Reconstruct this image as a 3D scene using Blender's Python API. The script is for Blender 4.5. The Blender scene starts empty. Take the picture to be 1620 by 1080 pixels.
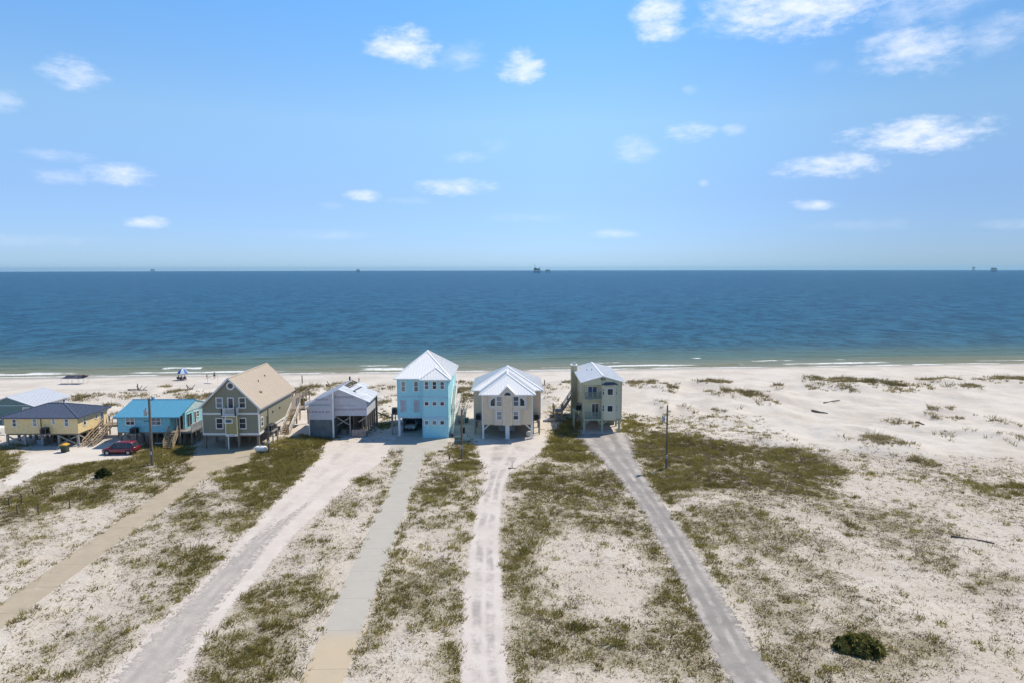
import bpy, bmesh, math, random
import numpy as np
from mathutils import Vector, Matrix

random.seed(7)
rng = np.random.default_rng(7)
R = math.radians
sc = bpy.context.scene
C = sc.collection

# ------------------------------------------------------------------ camera
CAM_H = 25.0
FPX = 1080.0                      # focal length in photo pixels (24 mm equivalent, 1620 px wide)
PITCH, ROLL = R(6.07), R(-0.09)
cam_d = bpy.data.cameras.new('camera')
cam_d.sensor_width = 36.0
cam_d.lens = 24.0
cam_d.clip_start = 0.5
cam_d.clip_end = 60000.0
cam = bpy.data.objects.new('camera', cam_d)
C.objects.link(cam)
CAM_M = Matrix.Rotation(R(90) - PITCH, 3, 'X') @ Matrix.Rotation(ROLL, 3, 'Z')
cam.matrix_world = Matrix.Translation((0, 0, CAM_H)) @ CAM_M.to_4x4()
sc.camera = cam

def ray(px, py):
    return CAM_M @ Vector(((px - 810) / FPX, -(py - 540) / FPX, -1.0))

def U(px, py, z=0.0):             # photo pixel -> point on the level z
    d = ray(px, py)
    k = (z - CAM_H) / d.z
    return d.x * k, d.y * k

def P(px, py, Y):                 # photo pixel -> x, z on the upright plane at depth Y
    d = ray(px, py)
    k = Y / d.y
    return d.x * k, CAM_H + d.z * k

# ------------------------------------------------------------------ sun, world, exposure
SUN = Vector((0.54, 0.40, 1.0)).normalized()
sun_el = math.asin(SUN.z)
sun_d = bpy.data.lights.new('sun', 'SUN')
sun_d.energy = 3.7
sun_d.angle = R(0.53)
sun_d.color = (1.0, 0.905, 0.755)
sun = bpy.data.objects.new('sun', sun_d)
C.objects.link(sun)
sun.rotation_euler = (-SUN).to_track_quat('-Z', 'Y').to_euler()
sun.location = (60, 50, 120)

world = bpy.data.worlds.new('World')
sc.world = world
world.use_nodes = True
SKY_STRENGTH = 0.130

def build_world():
    nt = world.node_tree
    nt.nodes.clear()
    N, L = nt.nodes.new, nt.links.new
    out = N('ShaderNodeOutputWorld')
    sky = N('ShaderNodeTexSky')
    sky.sky_type = 'NISHITA'
    sky.sun_disc = False
    sky.sun_elevation = sun_el
    sky.sun_rotation = math.atan2(SUN.x, SUN.y)
    sky.altitude = 0
    sky.air_density = 0.9
    sky.dust_density = 0.0
    sky.ozone_density = 10.0
    tc = N('ShaderNodeTexCoord')
    sep = N('ShaderNodeSeparateXYZ'); L(tc.outputs['Generated'], sep.inputs[0])
    tint = N('ShaderNodeValToRGB')                             # marine haze: pale and bluish low down, clearer blue above
    stops = [(0, (.45,.60,.85)), (.024, (.60,.675,.87)), (.10, (.93,.86,.90)), (.2, (1.42,1.26,1.03)), (.36, (1.16,1.42,1.34)), (.8, (.95,1.08,1.04))]
    while len(tint.color_ramp.elements) < len(stops): tint.color_ramp.elements.new(.5)
    for e_, (p_, c_) in zip(tint.color_ramp.elements, stops): e_.position = p_; e_.color = c_+(1,)
    L(sep.outputs[2], tint.inputs[0])
    hs = N('ShaderNodeMix'); hs.data_type = 'RGBA'; hs.blend_type = 'MULTIPLY'; hs.inputs[0].default_value = 1
    L(sky.outputs[0], hs.inputs[6]); L(tint.outputs[0], hs.inputs[7])
    vd = N('ShaderNodeVectorMath'); vd.operation = 'DOT_PRODUCT'; L(tc.outputs['Generated'], vd.inputs[0]); vd.inputs[1].default_value = (1, 0, 0)
    mr = N('ShaderNodeMapRange'); mr.interpolation_type = 'SMOOTHSTEP'; mr.inputs['From Min'].default_value = .0; mr.inputs['From Max'].default_value = .62
    mr.inputs['To Min'].default_value = 1.0; mr.inputs['To Max'].default_value = .64; L(vd.outputs['Value'], mr.inputs['Value'])
    ev = N('ShaderNodeVectorMath'); ev.operation = 'SCALE'; L(hs.outputs[2], ev.inputs[0]); L(mr.outputs[0], ev.inputs['Scale'])
    bg = N('ShaderNodeBackground')
    bg.inputs['Strength'].default_value = SKY_STRENGTH
    L(ev.outputs[0], bg.inputs['Color'])
    cl = N('ShaderNodeBackground')
    cl.inputs['Color'].default_value = (0.84, 0.875, 0.97, 1)
    cl.inputs['Strength'].default_value = 0.98
    def M(op, a, b=None, clamp=False):
        n = N('ShaderNodeMath'); n.operation = op; n.use_clamp = clamp
        for i, v in enumerate((a, b)):
            if v is None: continue
            if isinstance(v, (int, float)): n.inputs[i].default_value = v
            else: L(v, n.inputs[i])
        return n.outputs[0]
    az = M('ARCTAN2', sep.outputs[0], sep.outputs[1])
    el = M('ARCSINE', sep.outputs[2])
    cmb = N('ShaderNodeCombineXYZ')
    L(az, cmb.inputs[0]); L(M('MULTIPLY', el, 2.3), cmb.inputs[1])
    def noise(scale, det, rough, off=0.0):
        n = N('ShaderNodeTexNoise'); n.inputs['Scale'].default_value = scale
        n.inputs['Detail'].default_value = det; n.inputs['Roughness'].default_value = rough
        mp = N('ShaderNodeMapping'); mp.inputs['Location'].default_value = (off, off * .7, 0)
        L(cmb.outputs[0], mp.inputs[0]); L(mp.outputs[0], n.inputs['Vector'])
        return n.outputs['Fac']
    n1 = noise(13, 8, .66)
    n2 = noise(45, 6, .68, 3.1)
    wob = M('ADD', M('MULTIPLY', M('SUBTRACT', n1, .47), 3.0), M('MULTIPLY', M('SUBTRACT', n2, .5), 1.5))
    # the clouds the photograph shows, as directions (azimuth, elevation) with their angular size
    clouds = [(112,116,34,19,.75),(92,246,40,9,.5),(100,280,36,11,.35),(190,277,46,14,.8),(233,352,30,8,.7),
        (640,76,54,25,.9),(735,92,40,20,.33),(822,104,36,22,.95),(735,250,35,9,.4),(785,230,22,15,.28),
        (575,310,30,10,.75),(725,297,54,13,.62),(525,325,22,7,.28),(640,318,40,7,.25),(1003,238,34,20,.42),(1090,210,36,14,.8),
        (1160,205,16,9,.35),(1092,143,12,7,.4),(1042,26,40,36,.95),(1180,14,70,34,.75),(1260,10,110,38,1.0),
        (1445,76,62,34,.8),(1425,30,34,30,.45),(1575,55,38,28,.5),(1460,213,80,24,1.0),(1318,264,68,17,.95),
        (1288,324,28,8,.65),(965,371,36,7,.45),(1112,290,9,5,.4),(8,160,20,14,.35),(1310,105,20,9,.2),(1500,10,50,20,.4),
        (60,380,70,9,.18),(500,372,90,8,.16),(1380,356,80,9,.16),(830,345,70,8,.15),(1590,355,50,7,.2)]
    def veil(acc, base):
        sm = N('ShaderNodeMapRange'); sm.interpolation_type = 'SMOOTHSTEP'; sm.inputs['To Max'].default_value = .84
        L(acc, sm.inputs['Value'])
        mx = N('ShaderNodeMixShader'); L(sm.outputs[0], mx.inputs[0]); L(base, mx.inputs[1]); L(cl.outputs[0], mx.inputs[2])
        return mx.outputs[0]
    # sparse fair-weather cloud over the rest of the sky, as in the part that shows
    rest = M('MULTIPLY', M('SUBTRACT', noise(5.5, 5, .6, 7.7), .62), 5.0, True)
    # shared strengths keep the shader quick: clouds of one strength are one field of distances
    vae = N('ShaderNodeCombineXYZ'); L(az, vae.inputs[0]); L(el, vae.inputs[1])
    acc = None
    for level in (.2, .4, .7, .95):     # nearest of the four strengths
        near = None
        for px, py, rx, ry, a in clouds:
            if min((.2, .4, .7, .95), key=lambda v: abs(v-a)) != level: continue
            d = ray(px, py).normalized()
            a0, e0 = math.atan2(d.x, d.y), math.asin(d.z)
            ra, re = rx / FPX * 1.2, ry / FPX * 1.2
            ma = N('ShaderNodeVectorMath'); ma.operation = 'MULTIPLY_ADD'; L(vae.outputs[0], ma.inputs[0])
            ma.inputs[1].default_value = (1/ra, 1/re, 0); ma.inputs[2].default_value = (-a0/ra, -e0/re, 0)
            dt = N('ShaderNodeVectorMath'); dt.operation = 'DOT_PRODUCT'; L(ma.outputs[0], dt.inputs[0]); L(ma.outputs[0], dt.inputs[1])
            near = dt.outputs['Value'] if near is None else M('MINIMUM', near, dt.outputs['Value'])
        q = M('ADD', M('SUBTRACT', .95, M('MINIMUM', near, 2.6)), wob)
        q = M('MULTIPLY', M('MULTIPLY', q, .66, True), {.2: .30, .4: .48, .7: .74, .95: .95}[level])
        acc = q if acc is None else M('MAXIMUM', acc, q)
    seen = M('MULTIPLY', M('LESS_THAN', M('ABSOLUTE', az), .69), M('LESS_THAN', el, .46))
    rest = M('MULTIPLY', M('MULTIPLY', rest, M('GREATER_THAN', el, .03)), .8)
    rest = M('MULTIPLY', rest, M('SUBTRACT', 1.0, seen))
    sh = veil(M('MAXIMUM', acc, rest), bg.outputs[0])
    L(sh, out.inputs[0])
build_world()
world.cycles.sampling_method = 'MANUAL'
world.cycles.sample_map_resolution = 512

vs = sc.view_settings
vs.view_transform = 'Standard'
vs.look = 'None'
vs.exposure = 0.34
vs.gamma = 1.0
vs.use_curve_mapping = False
sc.cycles.max_bounces = 6
sc.cycles.transparent_max_bounces = 8
sc.cycles.volume_bounces = 0

# ------------------------------------------------------------------ materials
MATS = {}
def mat(name, col, rough=.8, var=.12, scale=3.0, spec=.3, metal=0.0, bump=0.0, bscale=40.0, siding=None, pitch=.2, streak=0.0):
    """procedural material: base colour with noise wear; siding 'v' / 'h' adds board joints as fine relief"""
    if name in MATS: return MATS[name]
    m = bpy.data.materials.new(name); m.use_nodes = True
    nt = m.node_tree; N, L = nt.nodes.new, nt.links.new
    b = nt.nodes['Principled BSDF']
    b.inputs['Roughness'].default_value = rough
    b.inputs['Metallic'].default_value = metal
    b.inputs['Specular IOR Level'].default_value = spec
    tc = N('ShaderNodeTexCoord')
    no = N('ShaderNodeTexNoise'); no.inputs['Scale'].default_value = scale; no.inputs['Detail'].default_value = 6
    no.inputs['Roughness'].default_value = .65
    mp = N('ShaderNodeMapping')
    if streak: mp.inputs['Scale'].default_value = (1, 1, streak)
    L(tc.outputs['Object'], mp.inputs[0]); L(mp.outputs[0], no.inputs['Vector'])
    mx = N('ShaderNodeMix'); mx.data_type = 'RGBA'
    mx.inputs[6].default_value = tuple(max(0, c * (1 - var * 1.6)) for c in col) + (1,)
    mx.inputs[7].default_value = tuple(min(1, c * (1 + var)) for c in col) + (1,)
    mr = N('ShaderNodeMapRange'); mr.inputs['From Min'].default_value = .3; mr.inputs['From Max'].default_value = .7
    L(no.outputs['Fac'], mr.inputs['Value']); L(mr.outputs[0], mx.inputs[0])
    L(mx.outputs[2], b.inputs['Base Color'])
    hgt = None
    if siding:
        sp = N('ShaderNodeSeparateXYZ'); L(tc.outputs['Object'], sp.inputs[0])
        if siding == 'v':
            ad = N('ShaderNodeMath'); ad.operation = 'ADD'; L(sp.outputs[0], ad.inputs[0]); L(sp.outputs[1], ad.inputs[1]); s = ad.outputs[0]
        else: s = sp.outputs[2]
        mu = N('ShaderNodeMath'); mu.operation = 'MULTIPLY'; mu.inputs[1].default_value = 1 / pitch; L(s, mu.inputs[0])
        fr = N('ShaderNodeMath'); fr.operation = 'FRACT'; L(mu.outputs[0], fr.inputs[0])
        if siding == 'v':
            cm = N('ShaderNodeMath'); cm.operation = 'COMPARE'; cm.inputs[1].default_value = .5; cm.inputs[2].default_value = .12
            L(fr.outputs[0], cm.inputs[0]); hgt = cm.outputs[0]
        else: hgt = fr.outputs[0]
        bp = N('ShaderNodeBump'); bp.inputs['Strength'].default_value = .8; bp.inputs['Distance'].default_value = .03
        if siding == 'h': bp.invert = True
        L(hgt, bp.inputs['Height']); L(bp.outputs[0], b.inputs['Normal'])
    elif bump:
        n2 = N('ShaderNodeTexNoise'); n2.inputs['Scale'].default_value = bscale; n2.inputs['Detail'].default_value = 4
        L(tc.outputs['Object'], n2.inputs['Vector'])
        bp = N('ShaderNodeBump'); bp.inputs['Strength'].default_value = bump; bp.inputs['Distance'].default_value = .05
        L(n2.outputs['Fac'], bp.inputs['Height']); L(bp.outputs[0], b.inputs['Normal'])
    MATS[name] = m
    return m

m_glass = mat('window_glass', (.035, .05, .065), rough=.07, var=.3, scale=1.2, spec=.6)
m_glass_b = mat('window_glass_sky_tint', (.10, .15, .20), rough=.05, var=.3, scale=1.2, spec=.8)  # bluish sky reflection put into the pane's base colour
m_blind = mat('window_blind', (.30, .30, .28), rough=.25, var=.15, spec=.6)
pane_rng = random.Random(3)
m_white = mat('white_trim', (.82, .81, .78), rough=.5, var=.05)
m_wood = mat('weathered_wood', (.30, .24, .18), var=.25, scale=5, bump=.3)
m_wood_new = mat('treated_lumber', (.48, .37, .23), var=.2, scale=5)
m_pile = mat('pile_wood', (.26, .215, .165), var=.25, scale=4, streak=.3)
m_greywood = mat('grey_deck_wood', (.33, .30, .27), var=.22, scale=4)
m_dark = mat('dark_metal', (.035, .036, .04), rough=.5, var=.2)
m_grey = mat('galvanised', (.42, .43, .45), rough=.45, var=.1, metal=.3)
m_black = mat('black_rubber', (.02, .02, .02), rough=.8)

# ------------------------------------------------------------------ mesh helpers
class MB:
    def __init__(s): s.v, s.f = [], []
    def add(s, vs, fs):
        n = len(s.v); s.v += [tuple(p) for p in vs]; s.f += [tuple(i + n for i in f) for f in fs]; return s
    def box(s, x0, x1, y0, y1, z0, z1, f=None):
        vs = [(x0,y0,z0),(x1,y0,z0),(x1,y1,z0),(x0,y1,z0),(x0,y0,z1),(x1,y0,z1),(x1,y1,z1),(x0,y1,z1)]
        if f: vs = [f(*p) for p in vs]
        return s.add(vs, [(3,2,1,0),(4,5,6,7),(0,1,5,4),(1,2,6,5),(2,3,7,6),(3,0,4,7)])
    def prism(s, pts, ext):
        n = len(pts); e = Vector(ext)
        vs = [Vector(p) for p in pts] + [Vector(p) + e for p in pts]
        fs = [tuple(range(n)), tuple(range(2*n-1, n-1, -1))] + [(i, (i+1) % n, (i+1) % n + n, i + n) for i in range(n)]
        return s.add(vs, fs)
    def beam(s, p, q, w, h, up=(0,0,1)):
        p, q = Vector(p), Vector(q); d = (q - p).normalized(); u = Vector(up)
        sd = d.cross(u)
        if sd.length < 1e-4: sd = d.cross(Vector((0,1,0)))
        sd.normalize(); u = sd.cross(d)
        a, b = sd * w / 2, u * h / 2
        vs = [p-a-b, p+a-b, p+a+b, p-a+b, q-a-b, q+a-b, q+a+b, q-a+b]
        return s.add(vs, [(3,2,1,0),(4,5,6,7),(0,1,5,4),(1,2,6,5),(2,3,7,6),(3,0,4,7)])
    def tube(s, p, q, r0, r1=None, n=10):
        r1 = r0 if r1 is None else r1
        p, q = Vector(p), Vector(q); d = (q - p).normalized()
        a = d.cross(Vector((0,0,1)))
        if a.length < 1e-3: a = Vector((1,0,0))
        a.normalize(); b = d.cross(a)
        vs = []
        for c, r in ((p, r0), (q, r1)):
            for i in range(n):
                t = 2 * math.pi * i / n
                vs.append(c + a * math.cos(t) * r + b * math.sin(t) * r)
        fs = [(i, (i+1) % n, (i+1) % n + n, i + n) for i in range(n)] + [tuple(range(n-1, -1, -1)), tuple(range(n, 2*n))]
        return s.add(vs, fs)
    def lathe(s, c, prof, n=16, axis='z', half=None):
        vs, fs = [], []
        for r, h in prof:
            for i in range(n):
                t = 2 * math.pi * i / n
                if axis == 'z': vs.append((c[0] + r * math.cos(t), c[1] + r * math.sin(t), c[2] + h))
                elif axis == 'x': vs.append((c[0] + h, c[1] + r * math.cos(t), c[2] + r * math.sin(t)))
                else: vs.append((c[0] + r * math.cos(t), c[1] + h, c[2] + r * math.sin(t)))
        for k in range(len(prof) - 1):
            for i in range(n):
                fs.append((k*n+i, k*n+(i+1) % n, (k+1)*n+(i+1) % n, (k+1)*n+i))
        fs += [tuple(range(n-1, -1, -1)), tuple(range((len(prof)-1)*n, len(prof)*n))]
        return s.add(vs, fs)

ORIGIN = {}
def build(name, mb, m, parent=None, smooth=False, at=None):
    o3 = ORIGIN[parent.name] if parent else Vector(at or (0, 0, 0))
    me = bpy.data.meshes.new(name)
    me.from_pydata([(a - o3[0], b - o3[1], c - o3[2]) for a, b, c in mb.v], [], mb.f)
    bm = bmesh.new(); bm.from_mesh(me); bmesh.ops.recalc_face_normals(bm, faces=bm.faces); bm.to_mesh(me); bm.free()
    if smooth: me.polygons.foreach_set('use_smooth', [True] * len(me.polygons))
    me.materials.append(m)
    o = bpy.data.objects.new(name, me); C.objects.link(o)
    ORIGIN[o.name] = o3
    if parent: o.parent = parent
    else: o.location = o3
    return o

def thing(name, label, cat, loc, group=None):
    o = bpy.data.objects.new(name, None); C.objects.link(o)
    o.empty_display_size = .3
    o.location = loc; ORIGIN[o.name] = Vector(loc)
    o['label'] = label; o['category'] = cat
    if group: o['group'] = group
    return o

def tag(o, label, cat, group=None):
    o['label'] = label; o['category'] = cat
    if group: o['group'] = group
    return o

def copy_tree(o, parent=None):
    c = o.copy(); C.objects.link(c); c.parent = parent
    for ch in list(o.children): copy_tree(ch, c)
    return c

def bx(name, parent, m, *a, f=None):
    return build(name, MB().box(*a, f=f), m, parent)

# upright faces: (u, n, z) with n pointing out of the wall
def face_front(Y): return lambda u, n, z: (u, Y - n, z)
def face_right(X): return lambda u, n, z: (X + n, u, z)
def face_left(X): return lambda u, n, z: (X - n, u, z)

def window(parent, f, u0, u1, z0, z1, trim=.11, rows=2, cols=1, m=None, glass=None, name='window'):
    if u0 > u1: u0, u1 = u1, u0
    if z0 > z1: z0, z1 = z1, z0
    m = m or m_white
    b = MB()
    b.box(u0-trim, u0, -.02, .055, z0-trim, z1+trim, f=f); b.box(u1, u1+trim, -.02, .055, z0-trim, z1+trim, f=f)
    b.box(u0, u1, -.02, .052, z1, z1+trim, f=f); b.box(u0, u1, -.02, .075, z0-trim, z0, f=f)
    for i in range(1, rows):
        z = z0 + (z1-z0) * i / rows; b.box(u0, u1, -.02, .035, z-.03, z+.03, f=f)
    for i in range(1, cols):
        u = u0 + (u1-u0) * i / cols; b.box(u-.035, u+.035, -.02, .04, z0, z1, f=f)
    w = build(name, b, m, parent)
    drawn = pane_rng.random()
    for i in range(rows):
        gm = glass or (m_blind if (drawn < .22 or (drawn < .5 and i == rows-1)) and rows > 1 else m_glass_b if drawn > .75 else m_glass)
        for j in range(cols):
            build('pane', MB().box(u0+(u1-u0)*j/cols+.002, u0+(u1-u0)*(j+1)/cols-.002, -.02, .012,
                                   z0+(z1-z0)*i/rows+.002, z0+(z1-z0)*(i+1)/rows-.002, f=f), gm, w)
    return w

def seams(b, pts, spacing, w=.05, h=.05, lift=0.0):
    pts = [Vector(p) for p in pts]
    n = (pts[1]-pts[0]).cross(pts[2]-pts[0]).normalized()
    if n.z < 0: n = -n
    t = Vector((0,0,1)).cross(n)
    if t.length < 1e-4: return
    t.normalize(); g = n.cross(t)          # along the slope
    us = [(p-pts[0]).dot(t) for p in pts]; vs_ = [(p-pts[0]).dot(g) for p in pts]
    k = math.ceil(min(us)/spacing); 
    while k*spacing < max(us):
        u = k*spacing; k += 1
        hit = []
        for i in range(len(pts)):
            j = (i+1) % len(pts)
            if (us[i]-u)*(us[j]-u) < 0:
                q = (u-us[i])/(us[j]-us[i]); hit.append(vs_[i]+(vs_[j]-vs_[i])*q)
        if len(hit) >= 2 and max(hit)-min(hit) > .15:
            a = pts[0]+t*u+g*min(hit)+n*(lift+h/2); c = pts[0]+t*u+g*max(hit)+n*(lift+h/2)
            b.beam(a, c, w, h, up=n)

def roof(parent, faces, m, th=.14, spacing=.5, name='roof', caps=(), cap_m=None, seam=True):
    b = MB()
    for pts in faces:
        b.prism(pts, (0, 0, -th))
    r = build(name, b, m, parent)
    if seam:
        s = MB()
        for pts in faces: seams(s, pts, spacing)
        build('standing_seams', s, m, r)['kind'] = 'stuff'
    for p, q in caps:
        build('ridge_cap', MB().beam((p[0],p[1],p[2]+.02), (q[0],q[1],q[2]+.02), .22, .08), cap_m or m, r)
    return r

def gable_faces(x0, x1, y0, y1, ze, zr, xr=None):
    """ridge along y; eaves along x0 and x1"""
    xr = (x0+x1)/2 if xr is None else xr
    return [[(x0,y0,ze),(xr,y0,zr),(xr,y1,zr),(x0,y1,ze)], [(x1,y0,ze),(xr,y0,zr),(xr,y1,zr),(x1,y1,ze)]]

def piles(parent, xs, ys, z0, z1, w=.28, m=None, skip=()):
    for i, x in enumerate(xs):
        for j, y in enumerate(ys):
            if (i, j) in skip: continue
            bx('pile', parent, m or m_pile, x-w/2, x+w/2, y-w/2, y+w/2, z0, z1)

def brace(parent, p, q, m=None, w=.07, h=.2):
    return build('brace', MB().beam(p, q, w, h), m or m_wood, parent)

def stairs(parent, foot, head, width, m=None, rail=True, rail_m=None, n=None, name='staircase'):
    """straight flight from foot to head (centres of the bottom and top edges)"""
    m = m or m_wood_new
    foot, head = Vector(foot), Vector(head)
    d = head - foot; h = Vector((d.x, d.y, 0)).normalized(); sd = Vector((-h.y, h.x, 0))
    n = n or max(4, round(d.z/.19))
    b = MB().beam(foot+Vector((0,0,-.12)), head+Vector((0,0,-.17)), .12, .2)
    st = build(name, b, m, parent)
    for s in (-1, 1): build('stringer', MB().beam(foot+sd*s*(width/2+.04), head+sd*s*(width/2+.04)+Vector((0,0,-.05)), .06, .28), m, st)
    for i in range(n):
        c = foot + d*((i+.7)/n)
        b2 = MB().beam(c-sd*width/2, c+sd*width/2, .27, .05)
        build('tread', b2, m, st)
    if rail:
        for s in (-1, 1):
            o = sd*s*(width/2+.06)
            build('handrail', MB().beam(foot+o+Vector((0,0,.95)), head+o+Vector((0,0,.95)), .09, .12), rail_m or m, st)
            build('middle_rail', MB().beam(foot+o+Vector((0,0,.5)), head+o+Vector((0,0,.5)), .05, .09), rail_m or m, st)
            for k in (0, .5, 1):
                c = foot+d*k+o; build('rail_post', MB().box(c.x-.05, c.x+.05, c.y-.05, c.y+.05, c.z-.1, c.z+1.0), rail_m or m, st)
    return st

def railing(parent, p, q, h=1.0, m=None, step=.14, name='railing', solid=0):
    """post-and-baluster railing from p to q (deck level points)"""
    m = m or m_white
    p, q = Vector(p), Vector(q); d = q-p; L_ = d.length
    b = MB()
    b.beam(p+Vector((0,0,h)), q+Vector((0,0,h)), .09, .07); b.beam(p+Vector((0,0,.12)), q+Vector((0,0,.12)), .06, .07)
    r = build(name, b, m, parent)
    k = max(1, round(L_/1.6))
    for i in range(k+1):
        c = p+d*i/k; build('rail_post', MB().box(c.x-.06, c.x+.06, c.y-.06, c.y+.06, c.z-.05, c.z+h+.06), m, r)
    nb = max(2, int(L_/step)); b = MB()
    for i in range(1, nb):
        c = p+d*i/nb; b.box(c.x-.022, c.x+.022, c.y-.022, c.y+.022, c.z+.12, c.z+h-.03)
    build('balusters', b, m, r)['kind'] = 'stuff'
    return r

def deck(parent, x0, x1, y0, y1, z, m=None, along='x', name='deck', w=.16):
    """deck of single boards on a rim frame"""
    m = m or m_wood
    b = MB()
    b.box(x0, x1, y0, y0+.06, z-.26, z-.03); b.box(x0, x1, y1-.06, y1, z-.26, z-.03)
    b.box(x0, x0+.06, y0+.06, y1-.06, z-.26, z-.03); b.box(x1-.06, x1, y0+.06, y1-.06, z-.26, z-.03)
    o = build(name, b, m, parent)
    a0, a1 = (y0, y1) if along == 'x' else (x0, x1)
    n = max(1, int((a1-a0)/w)); s = (a1-a0)/n
    for i in range(n):
        if along == 'x': build('board', MB().box(x0, x1, a0+i*s+.008, a0+(i+1)*s-.008, z-.03, z), m, o)
        else: build('board', MB().box(a0+i*s+.008, a0+(i+1)*s-.008, y0, y1, z-.03, z), m, o)
    return o

# ------------------------------------------------------------------ fields on the ground (numpy rasters)
def vnoise(x, y, seed):
    xi, yi = np.floor(x).astype(np.int64), np.floor(y).astype(np.int64)
    xf, yf = x-xi, y-yi
    def h(a, b):
        n = (a*374761393 + b*668265263 + seed*1442695041) & 0x7fffffff
        n = ((n ^ (n >> 13))*1274126177) & 0x7fffffff
        return ((n ^ (n >> 16)) & 0xffff)/65535.0
    u, v = xf*xf*(3-2*xf), yf*yf*(3-2*yf)
    return (h(xi,yi)*(1-u)+h(xi+1,yi)*u)*(1-v)+(h(xi,yi+1)*(1-u)+h(xi+1,yi+1)*u)*v
def fbm(x, y, scale, octv=4, seed=1, rough=.55):
    t, a, s = 0, 1.0, 0
    for k in range(octv):
        t = t + a*vnoise(x/scale*2**k+seed*17.3, y/scale*2**k-seed*9.1, seed+k); s += a; a *= rough
    return t/s
def sstep(a, b, x):
    t = np.clip((x-a)/(b-a), 0, 1); return t*t*(3-2*t)
def in_poly(X, Y, poly):
    r = np.zeros(X.shape, bool); n = len(poly)
    for i in range(n):
        (x1, y1), (x2, y2) = poly[i], poly[(i+1) % n]
        if y1 == y2: continue
        c = ((y1 > Y) != (y2 > Y)) & (X < (x2-x1)*(Y-y1)/(y2-y1)+x1)
        r ^= c
    return r
def blur(a, n):
    for ax in (0, 1):
        for _ in range(2):
            p = np.pad(a, [(n+1, n) if i == ax else (0, 0) for i in range(2)], mode='edge')
            c = np.cumsum(p, axis=ax)
            a = (np.take(c, range(2*n+1, c.shape[ax]), ax)-np.take(c, range(0, c.shape[ax]-2*n-1), ax))/(2*n+1)
    return a
GX0, GX1, GY0, GY1, GS = -165.0, 165.0, 18.0, 200.0, 0.25
gx = np.arange(GX0, GX1, GS); gy = np.arange(GY0, GY1, GS)
XX, YY = np.meshgrid(gx, gy)
def sample(Rr, x, y):
    fx = np.clip((np.asarray(x)-GX0)/GS, 0, Rr.shape[1]-1.001); fy = np.clip((np.asarray(y)-GY0)/GS, 0, Rr.shape[0]-1.001)
    i, j = fx.astype(int), fy.astype(int); u, v = fx-i, fy-j
    return (Rr[j,i]*(1-u)+Rr[j,i+1]*u)*(1-v)+(Rr[j+1,i]*(1-u)+Rr[j+1,i+1]*u)*v
def wpoly(px): return [U(*p) for p in px]

# shoreline, through two pixels at sea level
SEA = -1.0
sa, sb = Vector(U(0, 597.5, SEA)), Vector(U(1620, 574.5, SEA))
sdir = (sb-sa).normalized(); snor = Vector((-sdir.y, sdir.x))      # snor points out to sea
def shore_s(x, y): return (x-sa.x)*snor.x+(y-sa.y)*snor.y

# ------------------------------------------------------------------ tracks and driveways, outlines in photo pixels
def strip(rows): return [(l, y) for y, l, r in rows]+[(r, y) for y, l, r in reversed(rows)]
R_TRACK3 = [(698,512,628),(705,512,625),(730,497,602),(760,468,560),(800,428,515),(850,380,462),(900,338,425),(950,285,375),(1000,232,338),(1080,160,290),(1180,62,232)]
R_GRAVEL3 = [(790,492,495),(815,455,470),(850,400,432),(900,346,394),(950,296,352),(1000,246,316),(1080,172,268),(1180,75,210)]
R_TRACK5 = [(686,752,858),(705,750,866),(720,752,846),(735,762,822),(750,766,806),(770,761,799),(800,752,796),(850,742,791),(900,735,796),(950,729,798),(1000,727,801),(1080,724,809),(1180,720,820)]
R_TRACK6 = [(684,916,988),(695,914,996),(710,930,1001),(730,952,1007),(760,978,1025),(800,1009,1054),(850,1038,1089),(900,1064,1120),(950,1088,1151),(1000,1110,1180),(1040,1130,1206),(1080,1153,1241),(1180,1205,1330)]
R_TRACK1 = [(0,782),(60,750),(110,733),(170,727),(212,722),(222,700),(160,700),(120,708),(80,714),(45,717),(34,722),(38,736),(0,764)]
L_TAN, R_TAN = ((304,743),(0,955)), ((338,746),(0,995))
L_CON, R_CON = ((638,720),(473.5,1080)), ((672,720),(542,1080))
P_TANAPRON = [(338,746),(353,741),(390,733),(412,712),(424,690),(330,690),(306,714),(292,733),(304,743)]
P_CONAPRON = [(638,720),(630,716),(613,713),(622,698),(632,688),(710,688),(706,700),(703,711),(690,714),(680,717),(672,720)]
def ext(line, k):                      # a straight edge on the ground, carried on past the frame
    (a, b) = (Vector(U(*line[0])), Vector(U(*line[1]))); return a, b+(b-a).normalized()*k
tanL, tanR, conL, conR = ext(L_TAN, 14), ext(R_TAN, 14), ext(L_CON, 8), ext(R_CON, 8)
W_TRACKS = [wpoly(strip(R_TRACK3)), wpoly(strip(R_TRACK5)), wpoly(strip(R_TRACK6)), wpoly(R_TRACK1), wpoly(P_TANAPRON), wpoly(P_CONAPRON),
            [tuple(tanL[0]), tuple(tanL[1]), tuple(tanR[1]), tuple(tanR[0])], [tuple(conL[0]), tuple(conL[1]), tuple(conR[1]), tuple(conR[0])]]
wx = XX+(fbm(XX, YY, 2.2, 3, 5)-.5)*.9; wy = YY+(fbm(XX, YY, 2.2, 3, 6)-.5)*.9
TR = np.zeros(XX.shape)
for i, p in enumerate(W_TRACKS):
    TR = np.maximum(TR, in_poly(XX if i > 3 else wx, YY if i > 3 else wy, p).astype(float))
HOUSES = []                            # footprints kept clear of plants: x0, x1, y0, y1
HF = [(-83,-73.5,105.5,115),(-72,-60.5,96.3,103.5),(-57,-45.5,97.2,104),(-44,-35,95,111),(-31,-21.8,101,113),(-17.6,-9,101,115.5),(-6.2,4.6,100.5,116),(10.6,17.4,105,121)]
HM = np.zeros(XX.shape)
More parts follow.
